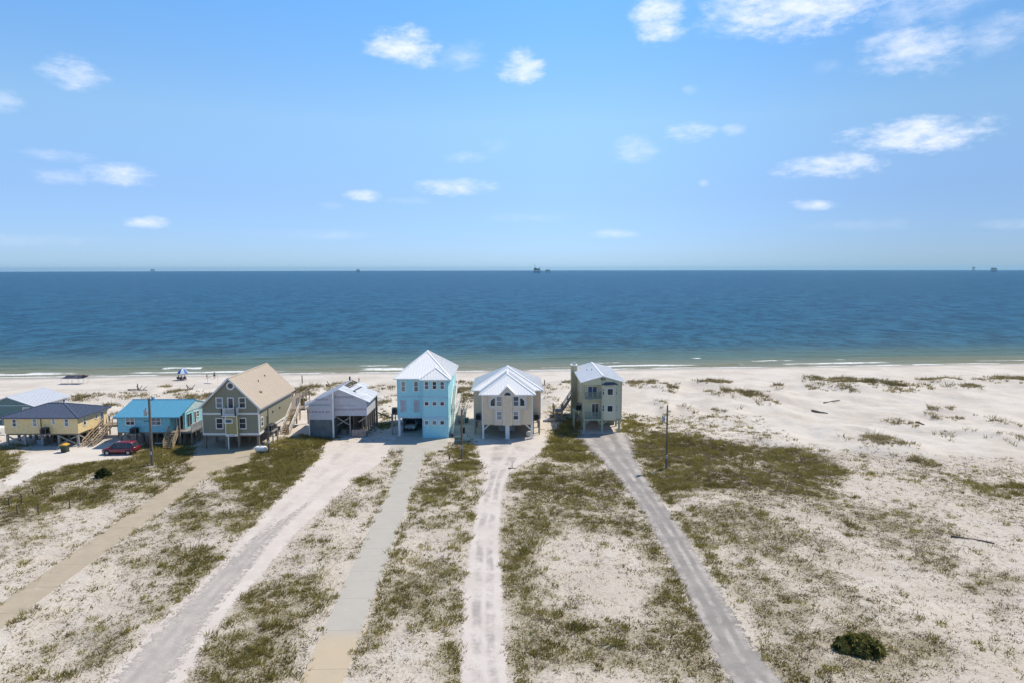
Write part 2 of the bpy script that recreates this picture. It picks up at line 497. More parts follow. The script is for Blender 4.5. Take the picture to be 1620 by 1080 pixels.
for a, b, c, d in HF: HM = np.maximum(HM, ((XX > a) & (XX < b) & (YY > c) & (YY < d)).astype(float))

# plant cover: polygons (photo pixels on the ground), green tufts and dry tufts per square metre
COVER = [
 ([(0,708),(30,712),(33,735),(0,766)], 16, 3),
 ([(0,792),(60,757),(112,738),(180,728),(232,724),(296,740),(300,747),(262,770),(215,790),(150,806),(60,800),(0,822)], 8, 7),
 ([(30,765),(60,757),(112,738),(200,728),(230,742),(110,760)], 9, 2),
 ([(0,800),(130,796),(110,850),(60,870),(0,905)], 2, 9),
 ([(0,880),(110,850),(180,810),(262,772),(300,750),(300,756),(20,946),(0,955)], 1.5, 3),
 ([(216,716),(238,702),(275,700),(288,716),(280,728),(236,736)], 18, 3),
 ([(372,742),(398,728),(424,706),(470,690),(516,694),(512,718),(482,764),(448,786),(404,800),(372,790),(362,768)], 19, 4),
 ([(300,790),(365,765),(400,800),(360,830),(300,850),(240,860)], 3, 6),
 ([(400,800),(452,790),(440,820),(398,848),(378,846),(372,815)], 11, 3),
 ([(300,862),(345,850),(382,848),(350,905),(318,935),(268,966),(236,980),(240,958),(285,905)], 11, 4),
 ([(120,930),(240,860),(300,860),(236,978),(180,1010),(160,1080),(0,1080),(0,1010)], 2.2, 3.6),
 ([(0,1010),(60,985),(200,1000),(190,1045),(150,1080),(0,1080)], 3, 4),
 ([(520,772),(545,750),(582,745),(580,764),(548,775)], 14, 2),
 ([(505,790),(560,780),(590,800),(560,825),(510,830)], 1.5, 2.5),
 ([(440,830),(500,800),(540,860),(520,900),(470,890)], 2, 3),
 ([(380,935),(440,905),(478,930),(462,985),(400,990),(352,1012)], 9, 4),
 ([(330,1010),(400,985),(470,980),(455,1030),(440,1080),(270,1080)], 7, 5),
 ([(500,860),(560,830),(600,780),(590,830),(500,1000),(470,1000)], .6, 1.6),
 ([(718,702),(748,698),(766,735),(764,765),(735,750),(712,728)], 15, 3),
 ([(655,780),(700,745),(762,762),(752,800),(738,852),(700,845),(672,840)], 6, 5),
 ([(628,812),(660,795),(668,820),(632,835)], 10, 2),
 ([(640,880),(690,880),(736,850),(732,900),(728,960),(690,950),(660,960),(628,930)], 4.5, 6),
 ([(622,935),(668,945),(690,962),(660,985),(630,968)], 9, 3),
 ([(574,985),(600,990),(596,1025),(570,1020),(560,1008)], 12, 3),
 ([(552,1040),(590,1030),(620,1080),(540,1080)], 5, 4),
 ([(610,990),(725,960),(724,1080),(600,1080)], 2.5, 5),
 ([(690,1010),(724,985),(722,1080),(680,1080)], 6, 5),
 ([(866,700),(884,664),(905,662),(916,700),(940,730),(900,728),(870,716)], 13, 4),
 ([(802,768),(850,728),(930,722),(975,766),(1010,806),(960,800),(900,815),(840,800),(800,800)], 4.5, 9),
 ([(796,795),(850,790),(880,840),(840,870),(796,850)], 5, 8),
 ([(795,840),(832,850),(852,900),(900,940),(930,1000),(900,1040),(830,1000),(800,960)], 6, 8),
 ([(860,850),(1010,850),(1020,950),(900,970)], .3, 3.0),
 ([(900,815),(1010,806),(1062,880),(1088,935),(1112,985),(1152,1080),(1090,1080),(1040,960),(1010,880)], 5, 8),
 ([(802,960),(900,960),(1100,1000),(1150,1080),(812,1080)], 2.5, 5.5),
 ([(810,1030),(900,1010),(930,1080),(812,1080)], 7, 4),
 ([(1004,696),(1035,686),(1110,692),(1200,704),(1290,718),(1335,748),(1320,790),(1210,790),(1110,780),(1034,764),(1006,728)], 6, 13),
 ([(1010,730),(1050,735),(1110,770),(1080,790),(1040,770)], 12, 4),
 ([(1060,800),(1130,800),(1210,790),(1290,830),(1250,880),(1120,880),(1090,850)], 2, 6),
 ([(1030,760),(1320,780),(1620,800),(1620,1080),(1245,1080),(1160,950),(1090,850)], .9, 4.6),
 ([(1130,880),(1300,880),(1400,960),(1340,1000),(1230,1020),(1180,980)], .8, 4),
 ([(1160,950),(1185,990),(1250,1080),(1225,1080),(1165,985)], 5, 5),
 ([(1380,980),(1480,990),(1620,1040),(1620,1080),(1480,1060)], 2, 5),
 ([(1340,745),(1620,740),(1620,800),(1330,800)], .8, 2.2),
 ([(1555,768),(1620,762),(1620,786),(1570,784)], 12, 2),
 ([(1010,655),(1180,660),(1240,690),(1180,700),(1040,690)], .9, 1.0),
 ([(880,640),(905,640),(910,662),(875,668)], 4, 2),
 ([(985,650),(1005,652),(1020,690),(996,690)], 7, 2),
 ([(590,660),(620,650),(624,670),(596,690)], 3, 1),
]
# dunes with grass: centre px, radii px, height m, sea-oat tufts per square metre
DUNES = [(1375,612,85,9,.9,7),(1310,601,36,5,.7,6),(1165,627,48,7,.9,6),(1215,640,16,5,.4,5),(1120,606,46,4,.6,5),(1052,616,22,7,.8,7),(1020,606,26,5,.5,6),
 (1150,651,26,4,.3,4),(1500,602,40,4,.6,5),(1575,606,60,6,.8,6),(1520,613,24,5,.4,6),(1045,645,11,8,.9,3),(1085,648,12,6,.8,5),(1425,671,18,5,.4,5),
 (1492,664,14,6,.5,7),(1518,665,9,4,.3,7),(1480,650,40,3,.3,4),(1545,662,22,3,.3,3),(1588,671,22,6,.5,6),(1393,702,46,12,.8,4),(1560,696,70,13,.6,7),(1205,693,10,5,.3,7),
 (1245,697,12,4,.2,5),(1450,730,30,6,.3,4),(1230,612,12,4,.3,5),(1282,612,8,5,.4,5),(1430,602,14,2,.3,4),(1610,600,40,4,.6,6),
 (165,628,45,5,.7,5),(105,634,20,3,.3,4),(250,617,14,6,.6,6),(285,622,24,5,.6,6),(300,630,24,5,.5,6),(228,630,26,4,.5,6),(340,625,22,5,.5,5),(322,628,16,5,.5,7),(210,624,30,3,.4,5),
 (480,622,26,9,.9,7),(500,615,30,5,.7,6),(470,640,14,6,.5,5),(520,618,18,4,.5,5),(600,616,34,6,.8,5),(610,640,20,10,.5,3),(735,622,26,9,.9,6),(740,640,18,12,.7,4),
 (735,606,30,4,.6,5),(880,612,18,4,.4,4),(868,618,24,5,.5,5),(870,634,16,6,.5,5),(165,648,22,6,.4,4),(175,660,14,6,.3,3),(545,605,20,3,.3,4),(905,604,14,3,.3,4)]
DG = np.zeros(XX.shape); DB = np.zeros(XX.shape); DO = np.zeros(XX.shape); HD = np.zeros(XX.shape)
wx2 = XX+(fbm(XX, YY, 4.5, 5, 11)-.5)*6.5; wy2 = YY+(fbm(XX, YY, 4.5, 5, 12)-.5)*8
for px, g, b in COVER:
    m = blur(in_poly(wx2, wy2, wpoly(px)).astype(float), 4)
    DG = np.maximum(DG, m*g); DB = np.maximum(DB, m*b)
lots = blur(in_poly(wx2, wy2, wpoly([(0,1300),(0,735),(400,715),(600,700),(900,690),(1010,690),(1400,720),(1620,735),(1620,1300)])).astype(float), 6)
DB = np.maximum(DB*1.15, lots*2.9); DG = np.maximum(DG*1.15, lots*.8)
BARE = [([(850,850),(960,835),(1015,870),(1025,950),(930,975),(870,930)], .35), ([(1430,930),(1550,925),(1580,965),(1500,1000),(1440,985)], .22), ([(1300,770),(1420,745),(1470,780),(1380,810)], .4),
        ([(600,1000),(680,985),(690,1030),(620,1060)], .5), ([(90,830),(200,790),(150,860),(40,920)], .4), ([(40,980),(150,900),(200,910),(90,1000)], .5), ([(1490,800),(1620,800),(1620,840),(1500,840)], .6), ([(560,830),(600,800),(590,870),(520,940)], .4), ([(1180,800),(1280,800),(1300,840),(1210,850)], .55)]
for px, k_ in BARE:
    m = blur(in_poly(wx2, wy2, wpoly(px)).astype(float), 4); DB *= 1-m*(1-k_); DG *= 1-m*(1-k_)
for px, py, rx, ry, h, n in DUNES:
    cx, cy = U(px, py); d = cy
    ax, ay = rx/FPX*d, max(1.2, abs(U(px, py-ry)[1]-cy))
    q = ((wx2*.5+XX*.5-cx)/ax)**2+((wy2*.5+YY*.5-cy)/ay)**2
    HD = np.maximum(HD, h*1.15*np.exp(-q*.6)); DO = np.maximum(DO, 1.0*n*sstep(1.7, .2, q))
arcs = np.zeros(XX.shape)                # vehicle tracks turning on the sand
for cx_, cy_, a_, b_ in ((1400,868,128,40),(1410,868,150,52),(1560,905,150,40)):
    c = U(cx_, cy_); rx_ = abs(U(cx_+a_, cy_)[0]-c[0]); ry_ = abs(U(cx_, cy_+b_)[1]-c[1])
    q = np.sqrt(((XX-c[0])/rx_)**2+((YY-c[1])/ry_)**2)
    arcs = np.maximum(arcs, sstep(.35, .12, np.abs(q-1)*min(rx_, ry_))*(YY < c[1]+1.5))
clear = np.clip(1-blur(TR, 1)*1.1, 0, 1)*np.clip(1-HM, 0, 1)*(1-arcs*.85)
cl1 = sstep(.40, .60, fbm(XX, YY, 1.1, 3, 21)); cl2 = sstep(.30, .62, fbm(XX, YY, 7.0, 4, 22))
clump = (.42+.68*cl2)*(.20+1.4*cl1)
CON = np.zeros(XX.shape)                  # tufts along the poured driveways' edges
for p in W_TRACKS[4:]: CON = np.maximum(CON, in_poly(XX, YY, p).astype(float))
band = np.clip(blur(CON, 2)*3.2, 0, 1)*(1-CON)*(YY < U(400, 712)[1])
SOFT = np.zeros(XX.shape)
for p in W_TRACKS[1:3]: SOFT = np.maximum(SOFT, in_poly(XX, YY, p).astype(float))
band = np.maximum(band, np.clip(blur(SOFT, 5)*2.6, 0, 1)*(1-SOFT)*(YY < U(800, 760)[1]))
DG *= clear*clump; DG = np.maximum(DG, band*9*clear*sstep(.34, .6, fbm(XX, YY, 2.5, 3, 77))); DB *= clear*(.3+.7*cl2)*(.25+1.2*sstep(.36, .62, fbm(XX, YY, .9, 3, 23))); DO *= clear*(.02+1.5*cl1)*(.02+1.0*cl2)*(.25+1.0*sstep(.42, .6, fbm(XX, YY, 4.5, 3, 91)))
RELIEF = np.clip(1-blur(np.maximum(TR, HM), 6)*5, 0, 1)
VEG = np.clip(blur(DG/8+DB/8+DO/9, 2), 0, 1)

def ground_z(x, y):
    x, y = np.asarray(x, float), np.asarray(y, float)
    s = shore_s(x, y)
    z = np.where(s > -42, (s+42)*(SEA/42.0), 0.0)
    z = np.where(s > 0, SEA-s*.05, z)
    r = (fbm(x, y, 14, 3, 31)-.5)*.9+(fbm(x, y, 3.2, 3, 32)-.5)*.36
    r = r+(fbm(x, y, 6.5, 4, 33)-.5)*1.5*sstep(16, 34, x)*sstep(70, 95, y)
    rel = sample(RELIEF, x, y)*sstep(30, -4, s+34)
    return z+r*rel+sample(HD, x, y)*sstep(0, -14, s)
def gz(x, y): return float(ground_z(np.array([x]), np.array([y]))[0])

def grid_mesh(name, X, Y, Z, attrs, m, kind='structure'):
    ny, nx = X.shape
    me = bpy.data.meshes.new(name)
    co = np.stack([X, Y, Z], -1).reshape(-1, 3).astype(np.float32)
    i = np.arange(nx*ny).reshape(ny, nx)
    q = np.stack([i[:-1,:-1], i[:-1,1:], i[1:,1:], i[1:,:-1]], -1).reshape(-1, 4)
    me.vertices.add(len(co)); me.vertices.foreach_set('co', co.ravel())
    me.loops.add(q.size); me.loops.foreach_set('vertex_index', q.ravel().astype(np.int32))
    me.polygons.add(len(q)); me.polygons.foreach_set('loop_start', np.arange(0, q.size, 4, dtype=np.int32))
    me.polygons.foreach_set('use_smooth', np.ones(len(q), bool))
    me.update(calc_edges=True)
    for k, v in attrs.items():
        at = me.attributes.new(k, 'FLOAT', 'POINT'); at.data.foreach_set('value', v.ravel().astype(np.float32))
    me.materials.append(m)
    o = bpy.data.objects.new(name, me); C.objects.link(o)
    o['kind'] = kind
    return o

# ---- node shorthand for the ground materials
class NT:
    def __init__(s, name):
        s.m = bpy.data.materials.new(name); s.m.use_nodes = True
        s.t = s.m.node_tree; s.b = s.t.nodes['Principled BSDF']; s.out = s.t.nodes['Material Output']
        s.tc = s.t.nodes.new('ShaderNodeTexCoord')
    def n(s, k): return s.t.nodes.new(k)
    def l(s, a, b): s.t.links.new(a, b)
    def put(s, inp, v):
        if isinstance(v, (int, float)): inp.default_value = v
        elif isinstance(v, tuple): inp.default_value = v+(1,) if len(v) == 3 and inp.type == 'RGBA' else v
        else: s.l(v, inp)
    def noise(s, scale, det=4, rough=.6, stretch=None, vec=None, fac=True):
        n = s.n('ShaderNodeTexNoise'); n.inputs['Scale'].default_value = scale; n.inputs['Detail'].default_value = det; n.inputs['Roughness'].default_value = rough
        v = vec or s.tc.outputs['Object']
        if stretch:
            mp = s.n('ShaderNodeMapping'); mp.inputs['Scale'].default_value = stretch[:3]
            if len(stretch) > 3: mp.inputs['Rotation'].default_value = (0, 0, stretch[3])
            s.l(v, mp.inputs[0]); v = mp.outputs[0]
        s.l(v, n.inputs['Vector']); return n.outputs['Fac']
    def math(s, op, a, b=0.0, clamp=False):
        n = s.n('ShaderNodeMath'); n.operation = op; n.use_clamp = clamp; s.put(n.inputs[0], a); s.put(n.inputs[1], b); return n.outputs[0]
    def ss(s, v, a, b, lo=0., hi=1.):
        n = s.n('ShaderNodeMapRange'); n.interpolation_type = 'SMOOTHSTEP'
        s.put(n.inputs['Value'], v); n.inputs['From Min'].default_value = a; n.inputs['From Max'].default_value = b
        n.inputs['To Min'].default_value = lo; n.inputs['To Max'].default_value = hi; return n.outputs[0]
    def mix(s, f, a, b):
        n = s.n('ShaderNodeMix'); n.data_type = 'RGBA'; s.put(n.inputs[0], f); s.put(n.inputs[6], a); s.put(n.inputs[7], b); return n.outputs[2]
    def attr(s, name):
        n = s.n('ShaderNodeAttribute'); n.attribute_name = name; return n.outputs['Fac']
    def bump(s, h, st, dist, prev=None):
        n = s.n('ShaderNodeBump'); s.put(n.inputs['Strength'], st); n.inputs['Distance'].default_value = dist; s.l(h, n.inputs['Height'])
        if prev: s.l(prev, n.inputs['Normal'])
        return n.outputs[0]
    def alpha(s, a):
        tr = s.n('ShaderNodeBsdfTransparent'); mx = s.n('ShaderNodeMixShader')
        s.l(a, mx.inputs[0]); s.l(tr.outputs[0], mx.inputs[1]); s.l(s.b.outputs[0], mx.inputs[2]); s.l(mx.outputs[0], s.out.inputs[0])

SAND = (.56, .51, .45)
def sand_material():
    t = NT('beach_sand')
    c = t.mix(t.ss(t.noise(.11, 7, .68), .40, .62), (.63, .58, .512), (.54, .485, .42))
    c = t.mix(t.math('MULTIPLY', t.attr('lots'), t.ss(t.noise(.5, 6, .7), .35, .65, .15, .75)), c, (.55, .475, .385))
    c = t.mix(t.math('MULTIPLY', t.ss(t.noise(1.1, 6, .75), .48, .70), t.ss(t.attr('lots'), 0, 1, .18, .62)), c, (.41, .36, .30))
    veg = t.attr('veg')
    sp = t.ss(t.noise(5.5, 4, .75), .50, .62)                       # litter, seedlings and dead stems on the sand
    thr = t.math('MULTIPLY', t.math('ADD', t.math('MULTIPLY', veg, 1.15), t.ss(t.attr('lots'), 0, 1, 0, .30)), sp, True)
    lit = t.mix(t.ss(t.noise(.8, 3), .4, .6), (.20, .155, .10), (.15, .135, .07))
    c = t.mix(t.math('MULTIPLY', thr, .85), c, lit)
    c = t.mix(t.math('MULTIPLY', t.math('MULTIPLY', t.ss(veg, .2, .9), t.ss(t.noise(1.3, 5, .75), .30, .56)), .66), c, t.mix(t.ss(t.noise(2.2, 4, .7), .35, .65), (.20, .165, .095), (.235, .215, .10)))
    wet = t.ss(t.math('ADD', t.attr('shore'), t.math('MULTIPLY', t.math('SUBTRACT', t.noise(.12, 3), .5), 5.0)), -4.5, -1.0)
    c = t.mix(t.math('MULTIPLY', wet, .6), c, (.33, .285, .23))
    t.put(t.b.inputs['Base Color'], c)
    t.put(t.b.inputs['Roughness'], t.ss(wet, 0, 1, .92, .45))
    t.b.inputs['Specular IOR Level'].default_value = .2
    n1 = t.bump(t.noise(1.7, 6, .68), .7, .22); n2 = t.bump(t.noise(14, 3, .6), .35, .03, n1)
    t.l(n2, t.b.inputs['Normal'])
    return t.m

def axis(segs):
    a = []
    for lo, hi, st in segs: a += list(np.arange(lo, hi, st))
    return np.array(a+[segs[-1][1]])
ax_ = axis([(-450,-160,10),(-160,-80,1.1),(-80,80,.55),(80,160,1.1),(160,450,10)])
ay_ = axis([(-150,25,7),(25,115,.5),(115,205,.8),(205,230,4)])
TX, TY = np.meshgrid(ax_, ay_)
inb = ((TX > GX0) & (TX < GX1) & (TY > GY0) & (TY < GY1)).astype(float)
edge = sstep(0, 12, np.minimum(np.minimum(TX-GX0, GX1-TX), np.minimum(TY-GY0, GY1-TY)))
TZ = ground_z(TX, TY)
grid_mesh('ground', TX, TY, TZ, {'veg': sample(VEG, TX, TY)*edge, 'shore': shore_s(TX, TY), 'lots': sample(lots, TX, TY)}, sand_material())

# ------------------------------------------------------------------ the tracks (soft edged sheets on the sand)
def track_mesh(name, rows, m, lift, nu=24, step=.4):
    """rows: y px, left px, right px; laid on the ground between the two edges"""
    Lp = [U(l, y) for y, l, r in rows]; Rp = [U(r, y) for y, l, r in rows]
    Lp, Rp = np.array(Lp), np.array(Rp)
    seg = np.r_[0, np.cumsum(np.linalg.norm(np.diff((Lp+Rp)/2, axis=0), axis=1))]
    tt = np.arange(0, seg[-1], step); tt = np.r_[tt, seg[-1]]
    def smooth(A): return np.stack([np.interp(tt, seg, A[:, k]) for k in (0, 1)], -1)
    Ls, Rs = smooth(Lp), smooth(Rp)
    k = np.ones(9)/9
    for A in (Ls, Rs):
        for c in (0, 1):
            p = np.pad(A[:, c], 4, mode='edge'); A[:, c] = np.convolve(p, k, 'valid')
    u = np.linspace(-.06, 1.06, nu)[None, :, None]
    G = Ls[:, None, :]*(1-u)+Rs[:, None, :]*u
    X, Y = G[..., 0], G[..., 1]
    e = np.minimum(u[..., 0]+.06, 1.06-u[..., 0])*np.ones_like(X)*np.linalg.norm(Rs-Ls, axis=1)[:, None]
    e = np.minimum(e, np.minimum(tt, seg[-1]-tt)[:, None]+.2)
    return grid_mesh(name, X, Y, ground_z(X, Y)+lift, {'edge': e, 'across': u[..., 0]*np.ones_like(X)}, m)

def track_material(name, ca, cb, ruts, cr, gap, fine=9.0):
    t = NT(name)
    along = U(500, 800); 
    c = t.mix(t.ss(t.noise(.35, 5, .65), .35, .65), ca, cb)
    ac = t.attr('across')
    wv = t.math('MULTIPLY', t.math('SUBTRACT', t.noise(.5, 3), .5), .16)
    a2 = t.math('ADD', ac, wv)
    for pos, wd in ruts:
        r = t.ss(t.math('ABSOLUTE', t.math('SUBTRACT', a2, pos)), wd, wd*.25)
        br = t.ss(t.noise(.28, 7, .8), .40, .62)
        c = t.mix(t.math('MULTIPLY', t.math('MULTIPLY', r, br), .85), c, cr)
    c = t.mix(t.ss(t.noise(fine, 4, .8), .52, .75, 0, .45), c, tuple(v*.62 for v in ca))
    t.put(t.b.inputs['Base Color'], c); t.b.inputs['Roughness'].default_value = .95
    t.b.inputs['Specular IOR Level'].default_value = .15
    n1 = t.bump(t.noise(1.6, 4, .6), .5, .1); t.l(t.bump(t.noise(fine*1.5, 3), .5, .04, n1), t.b.inputs['Normal'])
    e = t.math('ADD', t.attr('edge'), t.math('MULTIPLY', t.math('SUBTRACT', t.noise(2.0, 6, .8), .52), gap*1.5))
    t.alpha(t.ss(e, .28, .31))
    return t.m
o = track_mesh('sand_track', R_TRACK3, track_material('packed_sand', (.63,.57,.51), (.57,.51,.455), ((.3,.1),(.62,.1)), (.46,.42,.385), 1.6), .012, 30)
o = track_mesh('gravel_strip', R_GRAVEL3, track_material('grey_gravel', (.375,.345,.315), (.45,.41,.37), ((.5,.14),(.2,.12),(.8,.1)), (.50,.455,.41), 4.4, 14), .022, 20)
o = track_mesh('sandy_drive', R_TRACK5, track_material('drive_sand', (.62,.565,.515), (.56,.505,.455), ((.36,.16),(.66,.14)), (.33,.30,.285), 1.2), .012)
o = track_mesh('gravel_drive', R_TRACK6, track_material('drive_gravel', (.265,.244,.228), (.335,.308,.285), ((.20,.14),(.56,.10),(.86,.14)), (.52,.475,.43), 2.2, 14), .012)
t1rows = None
def poly_sheet(name, px, m, lift, warp=.5):
    """an area of irregular outline: ground grid cut to the outline, with a distance-to-edge field"""
    poly = wpoly(px); xs = [p[0] for p in poly]; ys = [p[1] for p in poly]
    mk = in_poly(XX, YY, poly).astype(float); ed = blur(mk, 5)
    X, Y = np.meshgrid(np.arange(min(xs)-1, max(xs)+1, .4), np.arange(min(ys)-1, max(ys)+1, .4))
    e = (sample(ed, X, Y)-.5)*3.0+.3
    return grid_mesh(name, X, Y, ground_z(X, Y)+lift, {'edge': e, 'across': np.zeros_like(X)}, m)
poly_sheet('sand_yard', R_TRACK1, track_material('yard_sand', (.66,.61,.55), (.60,.55,.49), (), (.5,.45,.4), 1.0), .012)

# concrete driveways: one slab after another, each a piece of its own
def concrete(name, col, var=.08):
    t = NT(name)
    c = t.mix(t.ss(t.noise(.5, 6, .7), .3, .7), tuple(v*(1-var) for v in col), tuple(v*(1+var) for v in col))
    c = t.mix(t.ss(t.noise(.9, 5, .7, (1, .25, 1)), .55, .8, 0, .35), c, tuple(v*.75 for v in col))
    c = t.mix(t.ss(t.noise(.7, 7, .82), .55, .70, 0, .65), c, SAND)
    t.put(t.b.inputs['Base Color'], c); t.b.inputs['Roughness'].default_value = .85
    t.l(t.bump(t.noise(30, 3), .2, .02), t.b.inputs['Normal'])
    return t.m
m_con_grey, m_con_tan = concrete('grey_concrete', (.45,.42,.365)), concrete('tan_concrete', (.41,.345,.25))
m_con_yellow = concrete('yellow_concrete', (.50,.41,.285))
def two_tone(name, ca, cb, y0, y1):
    t = NT(name)
    sp = t.n('ShaderNodeSeparateXYZ'); t.l(t.tc.outputs['Object'], sp.inputs[0])
    k = t.ss(t.math('ADD', sp.outputs[1], t.math('MULTIPLY', t.math('SUBTRACT', t.noise(1.1, 5, .7), .5), 1.6)), y0, y1)
    c = t.mix(k, cb, ca)
    c = t.mix(t.ss(t.noise(.5, 6, .7), .35, .75, 0, .22), c, (.30,.285,.25))
    c = t.mix(t.ss(t.noise(.7, 7, .82), .55, .70, 0, .65), c, SAND)
    t.put(t.b.inputs['Base Color'], c); t.b.inputs['Roughness'].default_value = .85
    t.l(t.bump(t.noise(30, 3), .2, .02), t.b.inputs['Normal'])
    return t.m
def slabs(parent, Le, Re, m, length, tail=None, th=.14):
    n = max(1, round((Le[1]-Le[0]).length/length)); g = .016/(Le[1]-Le[0]).length
    for i in range(n):
        a, b = i/n+g/2, (i+1)/n-g/2
        a, b = a*1.03-.03, b*1.03-.03          # the first slab runs under the apron's edge
        d = (Le[1]-Le[0]).normalized(); e = (Re[1]-Re[0]).normalized()
        def across(q): return Re[0]+e*((q-Re[0]).dot(d)/e.dot(d))
        la, lb = Le[0].lerp(Le[1], a), Le[0].lerp(Le[1], b)
        pts = [la, across(la), across(lb), lb]
        c = (pts[0]+pts[2])/2
        mm = m
        if tail and c.y < tail[0]: mm = tail[1]
        build('slab', MB().prism([(p.x, p.y, .035) for p in pts], (0, 0, -th)), mm, parent)
def drive_root(name, at):
    o = bpy.data.objects.new(name, None); C.objects.link(o); o.location = at; ORIGIN[o.name] = Vector(at); o['kind'] = 'structure'; return o
d1 = drive_root('tan_driveway', (tanL[0].x, tanL[0].y, 0))
slabs(d1, tanL, tanR, m_con_tan, 4.2)
build('slab', MB().prism([(x, y, .033) for x, y in wpoly(P_TANAPRON)], (0, 0, -.14)), m_con_tan, d1)
d2 = drive_root('grey_driveway', (conL[0].x, conL[0].y, 0))
yb_ = U(515, 1004)[1]-conL[0].y
slabs(d2, conL, conR, two_tone('grey_to_tan_concrete', (.45,.42,.365), (.50,.41,.285), yb_-1.1, yb_+1.1), 4.6)
build('slab', MB().prism([(x, y, .033) for x, y in wpoly(P_CONAPRON)], (0, 0, -.14)), m_con_grey, d2)

# ------------------------------------------------------------------ sea
def sea():
    t = NT('sea_water')
    s = t.attr('shore')
    so = t.math('ADD', s, t.math('MULTIPLY', t.math('SUBTRACT', t.noise(.02, 4, .6, (1, 2.2, 1)), .5), t.math('MULTIPLY', t.math('MINIMUM', s, 150.), .8)))
    rp = t.n('ShaderNodeValToRGB'); t.l(t.math('POWER', t.math('DIVIDE', t.math('MAXIMUM', so, 0.), 600., True), .5), rp.inputs[0])
    cr = rp.color_ramp; cr.interpolation = 'EASE'
    stops = [(0, (.30,.28,.20)), (8, (.19,.205,.15)), (26, (.105,.165,.140)), (60, (.048,.108,.130)), (110, (.018,.082,.136)), (220, (.008,.068,.143)), (600, (.005,.062,.145))]
    while len(cr.elements) < len(stops): cr.elements.new(.5)
    for e, (d, c) in zip(cr.elements, stops): e.position = (d/600)**.5; e.color = c+(1,)
    col = rp.outputs[0]
    wave_tone = t.ss(t.math('ADD', t.math('MULTIPLY', t.noise(.07, 8, .8, (.8, .55, 1)), .5), t.math('MULTIPLY', t.noise(.30, 6, .75, (.8, .45, 1)), .5)), .43, .57)  # light and dark of the wave faces, mixed into the base colour below
    col = t.mix(t.math('MULTIPLY', t.ss(s, 4, 70), .62), col, t.mix(wave_tone, (.002,.032,.074), (.028,.145,.240)))
    # foam: broken lines that follow the shore, at the breakers and the wash edge
    wob = t.math('MULTIPLY', t.math('SUBTRACT', t.noise(.035, 4, .6), .5), 7.0)
    foam = None
    for s0, w, lo, hi, sc_ in ((.6, .8, .36, .5, .09), (5.5, 1.7, .45, .56, .035), (12.5, 1.0, .55, .62, .05), (20., .9, .61, .66, .06)):
        ln = t.ss(t.math('ABSOLUTE', t.math('SUBTRACT', t.math('ADD', s, wob), s0)), w, w*.35)
        br = t.ss(t.noise(sc_, 4, .6, (1, .35, 1)), lo, hi)
        f = t.math('MULTIPLY', ln, br); foam = f if foam is None else t.math('MAXIMUM', foam, f)
    foam = t.math('MULTIPLY', foam, t.ss(t.noise(1.8, 4, .7), .3, .5))
    col = t.mix(foam, col, (.82, .83, .82))
    t.put(t.b.inputs['Base Color'], col)
    t.put(t.b.inputs['Roughness'], t.ss(foam, 0, 1, .30, .8))
    t.b.inputs['IOR'].default_value = 1.33
    t.b.inputs['Specular IOR Level'].default_value = .02
    far = t.ss(s, 30, 900, 1.0, 1.0)
    b1 = t.bump(t.noise(.22, 5, .62, (.55, 1.5, 1)), .9, 1.1)
    b2 = t.bump(t.noise(1.1, 4, .6, (.6, 1.4, 1)), .7, .35, b1)
    t.l(b2, t.b.inputs['Normal'])
    nu = 460
    ss_ = list(np.arange(-5, 60, .45)); v = 60.
    while v < 27000: ss_.append(v); v *= 1.035; v += .2
    S, Uu = np.meshgrid(np.array(ss_), np.linspace(-1, 1, nu), indexing='ij')
    A = Uu*(430+np.maximum(S, 0)*1.35)
    mid = (sa+sb)/2
    X = mid.x+sdir.x*A+snor.x*S; Y = mid.y+sdir.y*A+snor.y*S
    Z = SEA-(X**2+Y**2)/(2*6.371e6)
    wv = (fbm(A, S*0, 26, 3, 41)-.5)*9
    for s0, amp, w in ((6, .28, .8), (13, .3, 1.0), (21, .28, 1.2), (31, .26, 1.5), (43, .22, 1.8)):
        q = (S+wv-s0)/w
        Z = Z+amp*np.exp(-np.where(q < 0, q*1.5, q*.7)**2)*sstep(.42, .62, fbm(A, S*0+s0*3, 38, 2, 42))
    Z = Z+(fbm(X, Y*1.6, 5, 3, 43)-.5)*.22*sstep(0, 25, S)*sstep(400, 60, S)
    grid_mesh('sea', X, Y, Z, {'shore': S}, t.m)
sea()

# ================================================================== houses
def K(ox, oy, s): return lambda x, y, Y: P(ox+x/s, oy+y/s, Y)
def beam_ring(b, f, pts, w, n0, n1):
    """frame along a closed outline of (u, z) points on a wall"""
    k = len(pts)
    cu = sum(p[0] for p in pts)/k; cz = sum(p[1] for p in pts)/k
    outp = []
    for u, z in pts:
        d = math.hypot(u-cu, z-cz); q = (d+w*1.25)/d
        outp.append((cu+(u-cu)*q, cz+(z-cz)*q))
    for i in range(k):
        j = (i+1) % k
        a, c, d, e = pts[i], pts[j], outp[j], outp[i]
        vs = [f(p[0], n, p[1]) for n in (n0, n1) for p in (a, c, d, e)]
        b.add(vs, [(3,2,1,0),(4,5,6,7),(0,1,5,4),(1,2,6,5),(2,3,7,6),(3,0,4,7)])
def poly_window(parent, f, pts, trim=.1, m=None, n0=-.02, n1=.055):
    b = MB(); beam_ring(b, f, pts, trim, n0, n1)
    w = build('window', b, m or m_white, parent)
    b = MB(); k = len(pts)
    b.add([f(u, n0, z) for u, z in pts]+[f(u, .012, z) for u, z in pts],
          [tuple(range(k)), tuple(range(2*k-1, k-1, -1))]+[(i, (i+1) % k, (i+1) % k+k, i+k) for i in range(k)])
    build('pane', b, m_glass, w)
    return w
